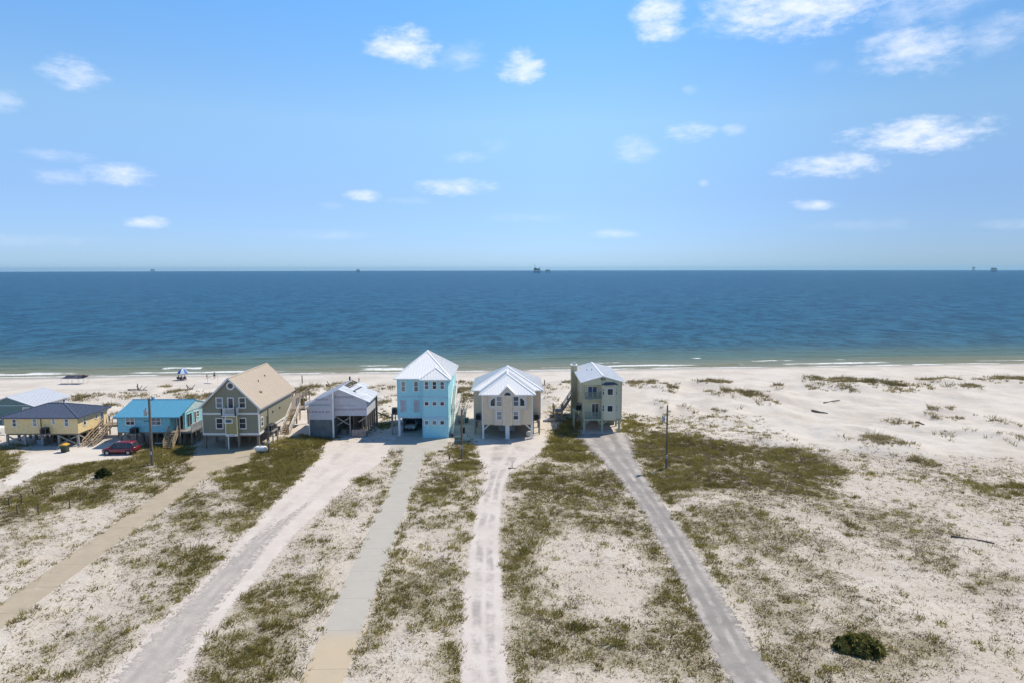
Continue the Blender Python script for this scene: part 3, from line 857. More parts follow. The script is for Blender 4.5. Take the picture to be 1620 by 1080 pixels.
def ac_unit(x, y, z, label, w=.85, h=.85):
    t = thing('air_conditioner', label, 'air conditioner', (x, y, z), 'air conditioners on house brackets')
    b = MB().box(x-w/2, x+w/2, y-w/2, y+w/2, z+.02, z+.08)
    for sx in (-1, 1):
        for sy in (-1, 1): b.box(x+sx*w/2-.05*(sx > 0), x+sx*w/2+.05*(sx < 0), y+sy*w/2-.05*(sy > 0), y+sy*w/2+.05*(sy < 0), z+.08, z+h-.06)
    b.box(x-w/2, x+w/2, y-w/2, y+w/2, z+h-.06, z+h)
    build('casing', b, mat('ac_casing', (.16,.165,.16), rough=.5), t)
    s = MB()
    for i in range(7): s.box(x-w/2+.02, x+w/2-.02, y-w/2+.02, y+w/2-.02, z+.12+i*.09, z+.16+i*.09)
    build('coil_fins', s, m_dark, t)['kind'] = 'stuff'
    build('fan_guard', MB().lathe((x, y, z+h), [(w*.40, 0), (w*.38, .03), (w*.1, .05), (.02, .05)], 14), m_dark, t)
    return t
def bracket(parent, x0, x1, y0, y1, z, m, legs=()):
    p = bx('ac_platform', parent, m, x0, x1, y0, y1, z-.12, z)
    for lx, ly in legs: bx('post', p, m, lx-.07, lx+.07, ly-.07, ly+.07, 0, z-.12)
    return p
def lettering(parent, f, u0, u1, z0, z1, n, m, n_out=.03):
    """a name too small to read in the photograph: a row of short dark strokes"""
    b = MB(); w = (u1-u0)/n
    rr = random.Random(int(abs(u0)*100))
    for i in range(n):
        if rr.random() < .15: continue
        a = u0+i*w; b.box(a+w*.12, a+w*.88, n_out-.01, n_out, z0+(z1-z0)*rr.choice((0, .1, .3)), z1-(z1-z0)*rr.choice((0, .1, .35)), f=f)
    build('name_lettering', b, m, parent)

# ---- grey-green house with a white metal roof, at the edge of the row
def house_a():
    k = K(0, 560, 6); Y = 106.0
    xr, zr = k(75, 400, Y); x1, z1 = k(335, 487, Y)
    x1 -= .35; x0 = 2*xr-x1; Y1 = 114.2
    sl = (zr-z1)/(x1+.35-xr); ze = zr-sl*(x1-xr)
    t = thing('beach_house', 'grey-green cottage with a plain white gable roof, beyond the yellow stilt house', 'house', (xr, Y, 0))
    m = mat('teal_siding', (.16,.25,.245), siding='h', pitch=.2)
    build('wall', MB().prism([(x0,Y,.8),(x1,Y,.8),(x1,Y,ze-.15),(xr,Y,zr-.15),(x0,Y,ze-.15)], (0, Y1-Y, 0)), m, t)
    build('side_wall', MB().box(x1+.003, x1+.06, Y, Y1, .8, ze-.2), mat('pale_siding', (.62,.64,.66), siding='h'), t)
    build('trim_band', MB().box(x0, x1, Y-.05, Y, *sorted((k(0, 488, Y)[1], k(0, 488, Y)[1]+.12))), mat('pale_trim', (.45,.55,.53)), t)
    piles(t, [x0+.3, xr, x1-.3], [Y+.3, Y+4, Y1-.3], 0, .8)
    rf = [(a, b, c) for a, b, c in ()]
    e = .35; xe = x1+e; ze2 = zr-sl*(xe-xr)
    roof(t, gable_faces(2*xr-xe, xe, Y-.3, Y1+.3, ze2, zr), mat('grey_white_roof', (.60,.63,.68), rough=.45, var=.06), caps=[((xr,Y-.3,zr),(xr,Y1+.3,zr))])
    f = face_front(Y); u0, zt = k(222, 508, Y); u1, _ = k(275, 508, Y)
    window(t, f, u0, u1, zt-1.0, zt)
    fr = face_right(x1+.06)
    for a in (110.2, 111.4, 112.9): window(t, fr, a, a+.6, ze-1.5, ze-.5)
house_a()

# ---- yellow stilt house with a dark hip roof
def house_b():
    k = K(0, 560, 6); Y = U(122, 705)[1]; Y1 = Y+7.1
    x0, zf = k(47, 752, Y); x1, ze = k(733, 594, Y)
    t = thing('beach_house', 'yellow sided stilt house with a low slate-grey hip roof and timber side stairs', 'house', ((x0+x1)/2, Y, 0))
    m = mat('yellow_siding', (.90,.70,.37), siding='v', pitch=.22)
    build('wall', MB().box(x0, x1, Y, Y1, zf, ze), m, t)
    bx('floor_frame', t, m_pile, x0+.1, x1-.1, Y+.1, Y1-.1, zf-.22, zf-.002)
    yr = (Y+Y1)/2; e = .45
    zr = P(89, 636.5, yr)[1]; xa, xb = P(77, 636, yr)[0], P(101.5, 636.5, yr)[0]
    a, b, c, d = (x0-e,Y-e,ze), (x1+e,Y-e,ze), (x1+e,Y1+e,ze), (x0-e,Y1+e,ze); p, q = (xa,yr,zr), (xb,yr,zr)
    roof(t, [[a,b,q,p],[b,c,q],[c,d,p,q],[d,a,p]], mat('slate_roof', (.085,.108,.165), rough=.6, var=.12), th=.16, seam=True, spacing=.45, caps=[(p,q),(b,q),(a,p),(c,q),(d,p)])
    f = face_front(Y)
    for a_, b_, c_, d_, rws in ((119,154,617,680,2),(313,349,614,679,2),(496,522,613,655,2),(614,650,614,677,2)):
        u0, z1 = k(a_, c_, Y); u1, z0 = k(b_, d_, Y); window(t, f, u0, u1, z0, z1, rows=rws)
    bx('downpipe', t, mat('brown_pipe', (.25,.19,.08)), *(lambda u: (u, u+.1))(k(383, 600, Y)[0]), Y-.1, Y-.002, zf, ze)
    fr = face_right(x1)
    window(t, fr, Y+1.3, Y+1.8, zf+.95, zf+1.95); window(t, fr, Y+4.1, Y+4.6, zf+1.3, zf+1.9); window(t, fr, Y+5.3, Y+6.1, zf+.1, zf+2.0, rows=1, name='door')
    xs = [k(v, 800, Y)[0] for v in (66, 233, 396, 555, 736)]
    pw = mat('grey_pile', (.36,.35,.33), var=.2, streak=.3)
    piles(t, xs, [Y+.15], 0, zf-.22, .26, pw); piles(t, xs, [Y+2.4, Y+4.7, Y+6.9], 0, zf-.22)
    zb = zf-.3
    for (i, j) in ((0,1),(3,4)):
        brace(t, (xs[i], Y+.05, zb), (xs[j], Y+.05, .25), m_greywood); brace(t, (xs[i], Y+.3, .25), (xs[j], Y+.3, zb), m_greywood)
    brace(t, (x1, Y+.3, zb), (x1, Y+2.4, .3), m_greywood)
    bx('storage_wall', t, mat('dark_panel', (.10,.10,.11)), xs[1]+.3, xs[4]-.3, Y+5.0, Y+5.15, 0, zf-.25)
    ua, za = k(418, 735, Y); ub, _ = k(478, 735, Y)
    bracket(t, ua-.1, ub+.1, Y-1.0, Y-.003, zf+.12, m_greywood)
    brace(t, (ua, Y-.9, zf), (ua-.0, Y-.02, zf-.6), m_greywood); 
    ac_unit((ua+ub)/2, Y-.5, zf+.12, 'dark air conditioner on a bracket on the yellow house front')
    # landing and stairs up the side
    yd = Y+5.2; zd = zf+.02
    deck(t, x1+.05, x1+5.2, yd, yd+2.0, zd, m_wood)
    for x in (x1+.3, x1+2.6, x1+5.0):
        for y in (yd+.15, yd+1.85): bx('post', t, m_wood, x-.09, x+.09, y-.09, y+.09, 0, zd+1.0)
    build('handrail', MB().beam((x1+1.9, yd+.05, zd+1.0), (x1+5.2, yd+.05, zd+1.0), .09, .12), m_wood_new, t)
    build('handrail', MB().beam((x1+.1, yd+1.95, zd+1.0), (x1+5.2, yd+1.95, zd+1.0), .09, .12), m_wood_new, t)
    fx, fy = U(139, 706)
    stairs(t, (fx, fy, 0), (x1+1.15, yd, zd), 1.25, m_wood, rail_m=m_wood_new)
house_b()

# ---- light blue cottage with a blue roof
def house_c():
    k = K(170, 560, 6.75); Y = U(200, 704)[1]
    x0, zf = k(116, 830, Y); x1, ze = k(768, 660, Y)
    xp = k(668, 700, Y)[0]
    yr = P(200.4, 631, 100)[0] and (x0-.5)*FPX/(200.4-810)
    zr = k(205, 481, yr)[1]; Y1 = 2*yr-Y
    t = thing('beach_house', 'sky-blue cottage on stilts with a bright blue roof and long side ramp', 'house', ((x0+x1)/2, Y, 0))
    m = mat('sky_blue_siding', (.27,.60,.68), siding='h', pitch=.2)
    rc = mat('blue_metal_roof', (.10,.32,.47), rough=.42, var=.08, spec=.4)
    prof = [(x0,Y,zf),(x0,Y,ze),(x0,yr,zr-.2),(x0,Y1,ze),(x0,Y1,zf)]
    build('wall', MB().prism(prof, (xp-x0, 0, 0)), m, t)
    prof2 = [(xp+.003,Y+1.6,zf),(xp+.003,Y+1.6,ze+.35),(xp+.003,yr,zr-.2),(xp+.003,Y1,ze),(xp+.003,Y1,zf)]
    build('porch_wall', MB().prism(prof2, (x1-xp-.006, 0, 0)), m, t)
    build('gable_panel', MB().prism([(x1,Y+1.75,ze+.1),(x1,yr,zr-.25),(x1,Y1-.1,ze+.1)], (.05, 0, 0)), mat('pale_blue_gable', (.55,.72,.74), siding='v'), t)
    bx('porch_floor', t, m_wood, xp, x1, Y-.02, Y+1.6, zf-.06, zf+.06)
    bx('porch_post', t, m_greywood, x1-.15, x1-.01, Y+.02, Y+.16, 0, ze-.05)
    e = .4; ox = .45
    roof(t, [[(x0-ox,Y-e,ze-.05),(x1+.1,Y-e,ze-.05),(x1+.1,yr,zr),(x0-ox,yr,zr)], [(x0-ox,Y1+e,ze-.05),(x1+.1,Y1+e,ze-.05),(x1+.1,yr,zr),(x0-ox,yr,zr)]], rc, caps=[((x0-ox,yr,zr),(x1+.1,yr,zr))])
    bx('roof_vent', t, rc, k(475, 460, yr)[0], k(497, 460, yr)[0], yr-.2, yr+.2, zr-.1, zr+.4)
    f = face_front(Y)
    for a_, b_ in ((198, 288), (472, 568)):
        u0, z1 = k(a_, 678, Y); u1, z0 = k(b_, 748, Y); window(t, f, u0, u1, z0, z1, rows=2, cols=2)
    lettering(t, f, k(345, 0, Y)[0], k(420, 0, Y)[0], k(0, 716, Y)[1], k(0, 704, Y)[1], 12, m_dark)
    fp = face_front(Y+1.6)
    window(t, fp, xp+.25, xp+1.1, zf+.1, zf+2.05, rows=1, name='door')
    fr = face_right(x1)
    window(t, fr, Y+2.1, Y+3.6, zf+.15, zf+2.05, rows=1, cols=2, m=m, name='door'); window(t, fr, Y+4.4, Y+4.9, zf+.3, zf+2.0, rows=1); window(t, fr, Y+5.3, Y+5.9, zf+1.1, zf+1.9)
    # lean-to behind, with its own roof
    bx('rear_wall', t, mat('pale_blue_siding', (.50,.68,.72), siding='h'), x1-2.6, x1-.05, Y1+.003, Y1+2.2, zf, ze-.35)
    roof(t, [[(x1-2.8,Y1-.1,ze+.05),(x1+.25,Y1-.1,ze+.05),(x1+.25,Y1+2.6,ze-.4),(x1-2.8,Y1+2.6,ze-.4)]], rc, name='rear_roof')
    xs = [x0+.2+(x1-x0-.4)*i/4 for i in range(5)]
    piles(t, xs, [Y+.2, Y+2.2, Y+4.2, Y+6.0], 0, zf)
    bx('floor_frame', t, m_pile, x0+.1, x1-.2, Y+.1, Y1-.1, zf-.2, zf-.003)
    brace(t, (xs[0], Y+.05, zf-.3), (xs[1], Y+.05, .3)); brace(t, (xs[0], Y+.35, .3), (xs[1], Y+.35, zf-.3))
    bx('storage_wall', t, mat('dark_panel', (.10,.10,.11)), xs[1], xs[4], Y+4.9, Y+5.0, 0, zf-.22)
    ua = k(222, 0, Y)[0]; ub = k(290, 0, Y)[0]
    bracket(t, ua-.1, ub+.1, Y-1.0, Y-.003, zf-.05, m_greywood)
    ac_unit((ua+ub)/2, Y-.5, zf-.05, 'dark air conditioner on a bracket under the sky-blue cottage window', .9, .8)
    # side walkway
    w0, w1 = x1+.06, x1+1.5
    deck(t, w0, w1, Y+.3, Y+11.5, zf+.02, m_greywood, w=.24)
    railing(t, (w1, Y+.3, zf+.02), (w1, Y+11.5, zf+.02), 1.0, mat('grey_white_rail', (.55,.54,.54)))
    for y in (Y+.4, Y+2.6, Y+5.0, Y+7.4, Y+9.8):
        bx('post', t, m_wood, w1-.13, w1+.07, y-.1, y+.1, 0, zf-.24); bx('post', t, m_wood, w0, w0+.2, y+.3, y+.5, 0, zf-.24)
    sx, sy = U(274, 702)
    stairs(t, (x1-.9, Y-1.9, .05), (x1-.9, Y-.03, zf), 1.2, m_wood_new)
    low = bx('low_fence_rail', t, mat('pale_rail', (.62,.60,.55)), k(480, 0, Y)[0], k(640, 0, Y)[0], Y-.6, Y-.5, .42, .56)
    for i in range(5):
        x = k(480+40*i, 0, Y)[0]; bx('fence_post', low, m_greywood, x-.04, x+.04, Y-.497, Y-.42, 0, .6)
house_c()

# ---- olive green gabled house
def house_d():
    k = K(300, 560, 6.355); Y = U(409.4, 708.7)[1]
    x0, zf = k(138, 808, Y); x1, zb = k(700, 808, Y)
    xr, zr = k(405, 236, Y); xr = (x0+x1)/2
    _, ze = k(0, 512, Y)
    Y1 = Y+14.6
    t = thing('beach_house', 'tall olive green gabled house on piles with a tan metal roof and white balcony', 'house', (xr, Y, 0))
    m = mat('olive_siding', (.30,.288,.21), siding='v', pitch=.4, var=.08)
    m2 = mat('olive_porch', (.40,.36,.16), siding='v', pitch=.4, var=.08)
    sl = (zr-ze)/(x1-xr)
    build('wall', MB().prism([(x0,Y,zf),(x1,Y,zf),(x1,Y,ze-.15),(xr,Y,zr-.15),(x0,Y,ze-.15)], (0, Y1-Y, 0)), m, t)
    e = .42; tan = mat('tan_metal_roof', (.60,.505,.40), rough=.5, var=.05)
    roof(t, gable_faces(x0-e, x1+e, Y-.35, Y1+.35, ze-sl*e, zr), tan, spacing=.45, caps=[((xr,Y-.35,zr),(xr,Y1+.35,zr))])
    for i, (u, y, z) in enumerate(((.42,6.5,0),(.75,4.2,0),(.35,10,0),(.72,3.9,0))):
        x = xr+(x1-xr)*u; zz = zr-sl*(x-xr); build('vent_pipe', MB().tube((x, Y+y, zz-.1), (x, Y+y, zz+.3), .07, n=8), m_dark, t)
    f, fr = face_front(Y), face_right(x1)
    tw = MB()
    for s in (-1, 1):
        xa = xr+s*(x1-xr+e); tw.beam((xa, Y-.37, ze-sl*e-.06), (xr+s*.04, Y-.37, zr-.06), .05, .24)
    build('barge_board', tw, m_white, t)
    zm = k(0, 596, Y)[1]
    bp0, bp1 = k(345, 0, Y)[0], k(468, 0, Y)[0]
    for nm, z0, z1 in (('trim_band', zm-.13, zm+.13), ('trim_band', zf-.03, zf+.26)):
        bx(nm, t, m_white, x0-.04, bp0-.003, Y-.05, Y-.002, z0, z1); bx(nm, t, m_white, bp1+.003, x1+.04, Y-.05, Y-.002, z0, z1)
    bx('side_trim', t, m_white, x1+.002, x1+.05, Y+.003, Y1, zf-.03, zf+.26); bx('side_trim', t, m_white, x1+.002, x1+.05, Y+.003, Y1, ze-.95, ze-.55)
    for u in (x0, x1): bx('corner_board', t, m_white, u-.08*(u == x1)-.02*(u == x0), u+.08*(u == x0)+.052*(u == x1), Y-.055, Y-.004, zf+.26, ze-.2)
    bx('corner_board', t, m_white, x1+.003, x1+.055, Y-.003, Y+.12, zf+.26, ze-.95)
    for a_, b_, c_, d_ in ((270,328,440,532),(500,559,438,532),(270,333,646,740),(502,565,644,740)):
        u0, z1 = k(a_, c_, Y); u1, z0 = k(b_, d_, Y); window(t, f, u0, u1, z0, z1, trim=.13)
    u0, z1 = k(388, 441, Y); u1, z0 = k(438, 535, Y); window(t, f, u0, u1, z0, z1, rows=1, trim=.14, name='door')
    cu, cz = k(410, 315, Y); rr = .38
    poly_window(t, f, [(cu+rr*math.cos(i*math.pi/8), cz+rr*math.sin(i*math.pi/8)) for i in range(16)], .17)
    # projecting bay under the balcony
    zt = k(0, 608, Y)[1]
    bay = bx('entry_bay', t, m2, bp0, bp1, Y-.62, Y-.004, zf-.05, zt)
    fb = face_front(Y-.62)
    for u in (bp0, bp1): bx('corner_board', bay, m_white, u-.02, u+.10 if u == bp0 else u+.02, Y-.66, Y-.622, zf-.05, zt) if u == bp0 else bx('corner_board', bay, m_white, u-.10, u+.02, Y-.66, Y-.622, zf-.05, zt)
    bx('sill_band', bay, m_white, bp0+.1, bp1-.1, Y-.665, Y-.622, zf-.05, zf+.26)
    lettering(bay, face_front(Y-.665), bp0+.45, bp1-.45, zf+.06, zf+.16, 9, m_dark, .012)
    u0, z1 = k(370, 643, Y); u1, z0 = k(442, 675, Y); window(t, fb, u0, u1, z0, z1, rows=1, trim=.13)
    b0, b1 = k(325, 0, Y)[0], k(468, 0, Y)[0]
    bal = bx('balcony', t, m_white, b0, b1, Y-1.15, Y-.06, zt+.004, zt+.16)
    railing(bal, (b0+.05, Y-1.1, zt+.16), (b1-.05, Y-1.1, zt+.16), .95); railing(bal, (b0+.05, Y-1.1, zt+.16), (b0+.05, Y-.1, zt+.16), .95); railing(bal, (b1-.05, Y-1.1, zt+.16), (b1-.05, Y-.1, zt+.16), .95)
    window(t, fr, Y+.85, Y+1.5, zf+1.0, zf+2.2, trim=.13); window(t, fr, Y+3.0, Y+3.25, zf+.9, zf+2.0, rows=1, m=m)
    for y in (Y+5.5, Y+8.5): bx('wall_lamp', t, m_dark, x1+.004, x1+.14, y, y+.14, zf+2.0, zf+2.25)
    xs = [x0+.2, x0+(x1-x0)*.4, x0+(x1-x0)*.63, x1-.2]
    piles(t, xs, [Y+.15, Y+3.8, Y+7.4, Y+11, Y1-.2], 0, zf, .3)
    piles(t, [bp0+.25], [Y-.4], 0, zf-.05, .16, m_white)
    bx('floor_frame', t, m_pile, x0+.15, x1-.15, Y+.15, Y1-.15, zf-.25, zf-.004)
    bx('storage_wall', t, mat('dark_panel', (.10,.10,.11)), x0+.4, x0+4.2, Y+8, Y+8.15, 0, zf-.26)
    bracket(t, x1+.06, x1+1.3, Y+1.9, Y+3.9, zf+.02, m_greywood, [(x1+1.2, Y+2.0), (x1+1.2, Y+3.8)])
    ac_unit(x1+.65, Y+2.4, zf+.02, 'grey air conditioner on the side shelf of the olive green house', .8, .85); ac_unit(x1+.65, Y+3.35, zf+.02, 'second air conditioner on the olive house side shelf, behind the first', .8, .85)
    # rear landing and stairs with white rails
    ys = Y1-2.2
    deck(t, x1+.08, x1+2.4, ys+1.2, ys+3.4, zf+.9, m_wood)
    railing(t, (x1+2.35, ys+1.2, zf+.9), (x1+2.35, ys+3.4, zf+.9), 1.0)
    for x in (x1+.3, x1+2.2): bx('post', t, m_wood, x-.1, x+.1, ys+3.1, ys+3.3, 0, zf+.6)
    stairs(t, (x1+.85, ys-4.2, 0), (x1+.85, ys+1.2, zf+.9), 1.2, m_wood_new, rail_m=m_white)
house_d()

# ---- unfinished house in grey wrap
def house_e():
    k = K(460, 560, 6.75); Ya = U(522, 692.4)[1]; Yb = Ya+1.2
    x0 = k(172, 0, Ya)[0]; xs_ = k(432, 0, Ya)[0]; x1 = k(797, 0, Yb)[0]
    xr, zr = k(512, 366, Yb); ze0 = k(135, 540, Ya)[1]; ze1 = k(830, 501, Yb)[1]
    xe0 = k(135, 0, Ya)[0]; xe1 = k(830, 0, Yb)[0]
    sl0, sl1 = (zr-ze0)/(xr-xe0), (zr-ze1)/(xe1-xr)
    zl, zrw = k(0, 697, Ya)[1], k(0, 655, Yb)[1]
    Y1 = Yb+9.3
    t = thing('unfinished_house', 'half-built house in grey house wrap with an open carport and patched metal roof', 'house', (xr, Ya, 0))
    wrap = mat('house_wrap', (.60,.585,.62), rough=.6, var=.07, scale=1.5)
    def zroof(x): return (zr-sl0*(xr-x)) if x < xr else (zr-sl1*(x-xr))
    o = .12
    build('wrapped_wall', MB().prism([(x0,Ya,zl),(xs_,Ya,zl),(xs_,Ya,zroof(xs_)-o),(x0,Ya,zroof(x0)-o)], (0, Y1-Ya, 0)), wrap, t)
    build('wrapped_wall', MB().prism([(xs_+.003,Yb,zrw),(x1,Yb,zrw),(x1,Yb,zroof(x1)-o),(xr,Yb,zr-o),(xs_+.003,Yb,zroof(xs_)-o)], (0, .18, 0)), wrap, t)
    build('wrapped_wall', MB().box(x1-.16, x1+.003, Yb+.183, Y1-2.4, zrw, zroof(x1)-o-.05), wrap, t)
    bx('attic_floor', t, m_wood, xs_+.02, x1-.18, Yb+.19, Y1-.1, zrw-.02, zrw+.2)
    mr = mat('patched_roof', (.74,.76,.79), rough=.42, var=.1, scale=.8)
    ya, yb = Yb-.25, Y1
    zc = lambda x: zroof(x)
    xm = xr+(xe1-xr)*.22
    yh = Yb+3.0
    roof(t, [[(xe0,Ya-.3,ze0),(xr-.02,Ya-.3+1.1,zr),(xr-.02,yb,zr),(xe0,yb,ze0)],
             [(xr+.02,ya,zr),(xe1,ya,ze1),(xe1,yh,ze1),(xr+.02,yh,zr)], [(xm,yh+.01,zc(xm)),(xe1,yh+.01,ze1),(xe1,yb-2.2,ze1),(xm,yb-2.2,zc(xm))],
             [(xm,yb-2.19,zc(xm)),(xm+1.5,yb-2.19,zc(xm+1.5)),(xm+1.5,yb,zc(xm+1.5)),(xm,yb,zc(xm))]], mr, spacing=.6)
    for i in range(5): 
        y = yh+.5+i*1.2; build('rafter', MB().beam((xr, y, zr-.1), (xm+.2, y, zc(xm)-.12), .06, .2), m_wood_new, t)
    x = k(690, 405, Yb+3)[0]
    build('roof_batten', MB().beam((x, Yb+1.8, zroof(x)+.09), (x+.25, Yb+6.3, zroof(x+.25)+.09), .12, .1), m_dark, t)
    build('roof_batten', MB().beam((x-.05, Yb+1.85, zroof(x)+.1), (x+.4, Yb+1.85, zroof(x+.4)+.1), .12, .1), m_dark, t)
    xc, zc_ = k(640, 258, Y1-1); build('vent_pipe', MB().tube((xr-.3, Y1-1, zr-.3), (xr-.3, Y1-1, zr+.55), .13, n=10), m_dark, t)
    # printed marks on the wrap
    rose = mat('wrap_print', (.26,.18,.22), rough=.6)
    fa, fb = face_front(Ya), face_front(Yb)
    def mark(f, cx, cy, Yp, w=.82):
        u, z = k(cx, cy, Yp); b = MB(); h = .24
        b.box(u-w/2, u+w/2, 0, .004, z+h/2-.06, z+h/2, f=f); b.box(u-w/2, u+w/2, 0, .004, z-h/2, z-h/2+.06, f=f)
        b.box(u-w/2, u-w/2+.1, 0, .004, z-h/2+.06, z+h/2-.06, f=f); b.box(u+w/2-.1, u+w/2, 0, .004, z-h/2+.06, z+h/2-.06, f=f)
        build('printed_mark', b, rose, t)
    for cx, cy in ((190,612),(252,612),(325,613),(395,613),(365,479),(295,482)): mark(fa, cx, cy, Ya, .5 if cx in (190, 395) else .78)
    for cx, cy in ((500,587),(570,588),(642,587),(713,586),(776,585),(502,455),(570,455),(640,455)): mark(fb, cx, cy, Yb)
    b = MB(); z = k(0, 547, Yb)[1]
    for i in range(16): u = k(485+i*14, 547, Yb)[0]; b.box(u, u+.13, 0, .004, z-.03, z+.03, f=fb)
    build('printed_line', b, rose, t)
    bx('wall_tape', t, mat('pale_wrap_tape', (.42,.46,.50)), x0, xs_-.3, Ya-.006, Ya-.001, *sorted((k(0, 552, Ya)[1], k(0, 528, Ya)[1])))
    # lower storey: grey block wall, corner posts, open bay with bracing
    bx('block_wall', t, mat('grey_block', (.17,.185,.195), var=.25, scale=1.2), x0+.05, xs_-.05, Ya+.05, Ya+.3, 0, zl-.003)
    bx('block_wall', t, mat('grey_block', (.17,.185,.195)), xs_-.3, xs_-.05, Ya+.303, Y1-1, 0, zl-.003)
    bx('corner_post', t, m_white, xs_-.1, xs_+.12, Ya-.1, Ya-.006, 0, zroof(xs_)-.75); bx('corner_post', t, m_white, x0-.04, x0+.1, Ya-.06, Ya-.006, 0, zl)
    px_ = [k(612, 0, Yb)[0], x1-.15]
    piles(t, [k(612, 0, Yb)[0]], [Yb+.1], 0, zrw, .2, m_greywood)
    ys = [Yb+.15+i*1.55 for i in range(6)]
    piles(t, [x1-.15], ys, 0, zrw, .24); piles(t, [(xs_+x1)/2-.4, (xs_+x1)/2+1.0], ys[2:], 0, zrw, .24)
    brace(t, (xs_+.1, Yb+.4, zrw-.3), (px_[0], Yb+.4, zrw-1.6), m_greywood); brace(t, (xs_+.1, Yb+.55, zrw-1.6), (px_[0], Yb+.55, zrw-.3), m_greywood)
    brace(t, (x1-.1, ys[0], zrw-.2), (x1-1.3, ys[0], zrw-1.0), m_greywood)
    bx('rear_wall', t, mat('dark_panel', (.10,.10,.11)), xs_, x1-.4, Y1-1.5, Y1-1.4, 0, zrw)
    bx('floor_slab', t, m_con_grey, xs_, x1+.1, Yb-.1, Y1-.2, .02, .06)
    # rear porch post and step
    bx('post', t, m_pile, xe1-.5, xe1-.2, Y1-2.6, Y1-2.3, 0, zroof(x1)-.1)
    brace(t, (xe1-.3, Y1-2.4, 2.2), (xe1+2.0, Y1-2.2, 1.2), m_wood)
    # plywood bin
    c0, c1 = k(635, 0, Yb-.3)[0], k(785, 0, Yb-.3)[0]
    p = thing('plywood_bin', 'open plywood bin at the carport mouth of the half-built house', 'bin', ((c0+c1)/2, Yb-.4, 0))
    ply = mat('plywood', (.33,.27,.24), var=.25, scale=2)
    bx('front_board', p, ply, c0, c1, Yb-.62, Yb-.57, .06, 1.12); bx('back_board', p, ply, c0, c1, Yb-.08, Yb-.03, .06, 1.12)
    bx('end_board', p, ply, c0+.004, c0+.05, Yb-.566, Yb-.084, .06, 1.1); bx('end_board', p, ply, c1-.05, c1-.004, Yb-.566, Yb-.084, .06, 1.1); bx('base_board', p, ply, c0+.06, c1-.06, Yb-.56, Yb-.09, .07, .12)
    q = thing('tool_box', 'small brown crate on the slab inside the half-built carport', 'crate', (xs_+.8, Yb+1.6, .06))
    bx('body', q, ply, xs_+.5, xs_+1.2, Yb+1.3, Yb+1.8, .06, .65); bx('lid', q, m_wood, xs_+.46, xs_+1.24, Yb+1.26, Yb+1.84, .653, .72)
house_e()

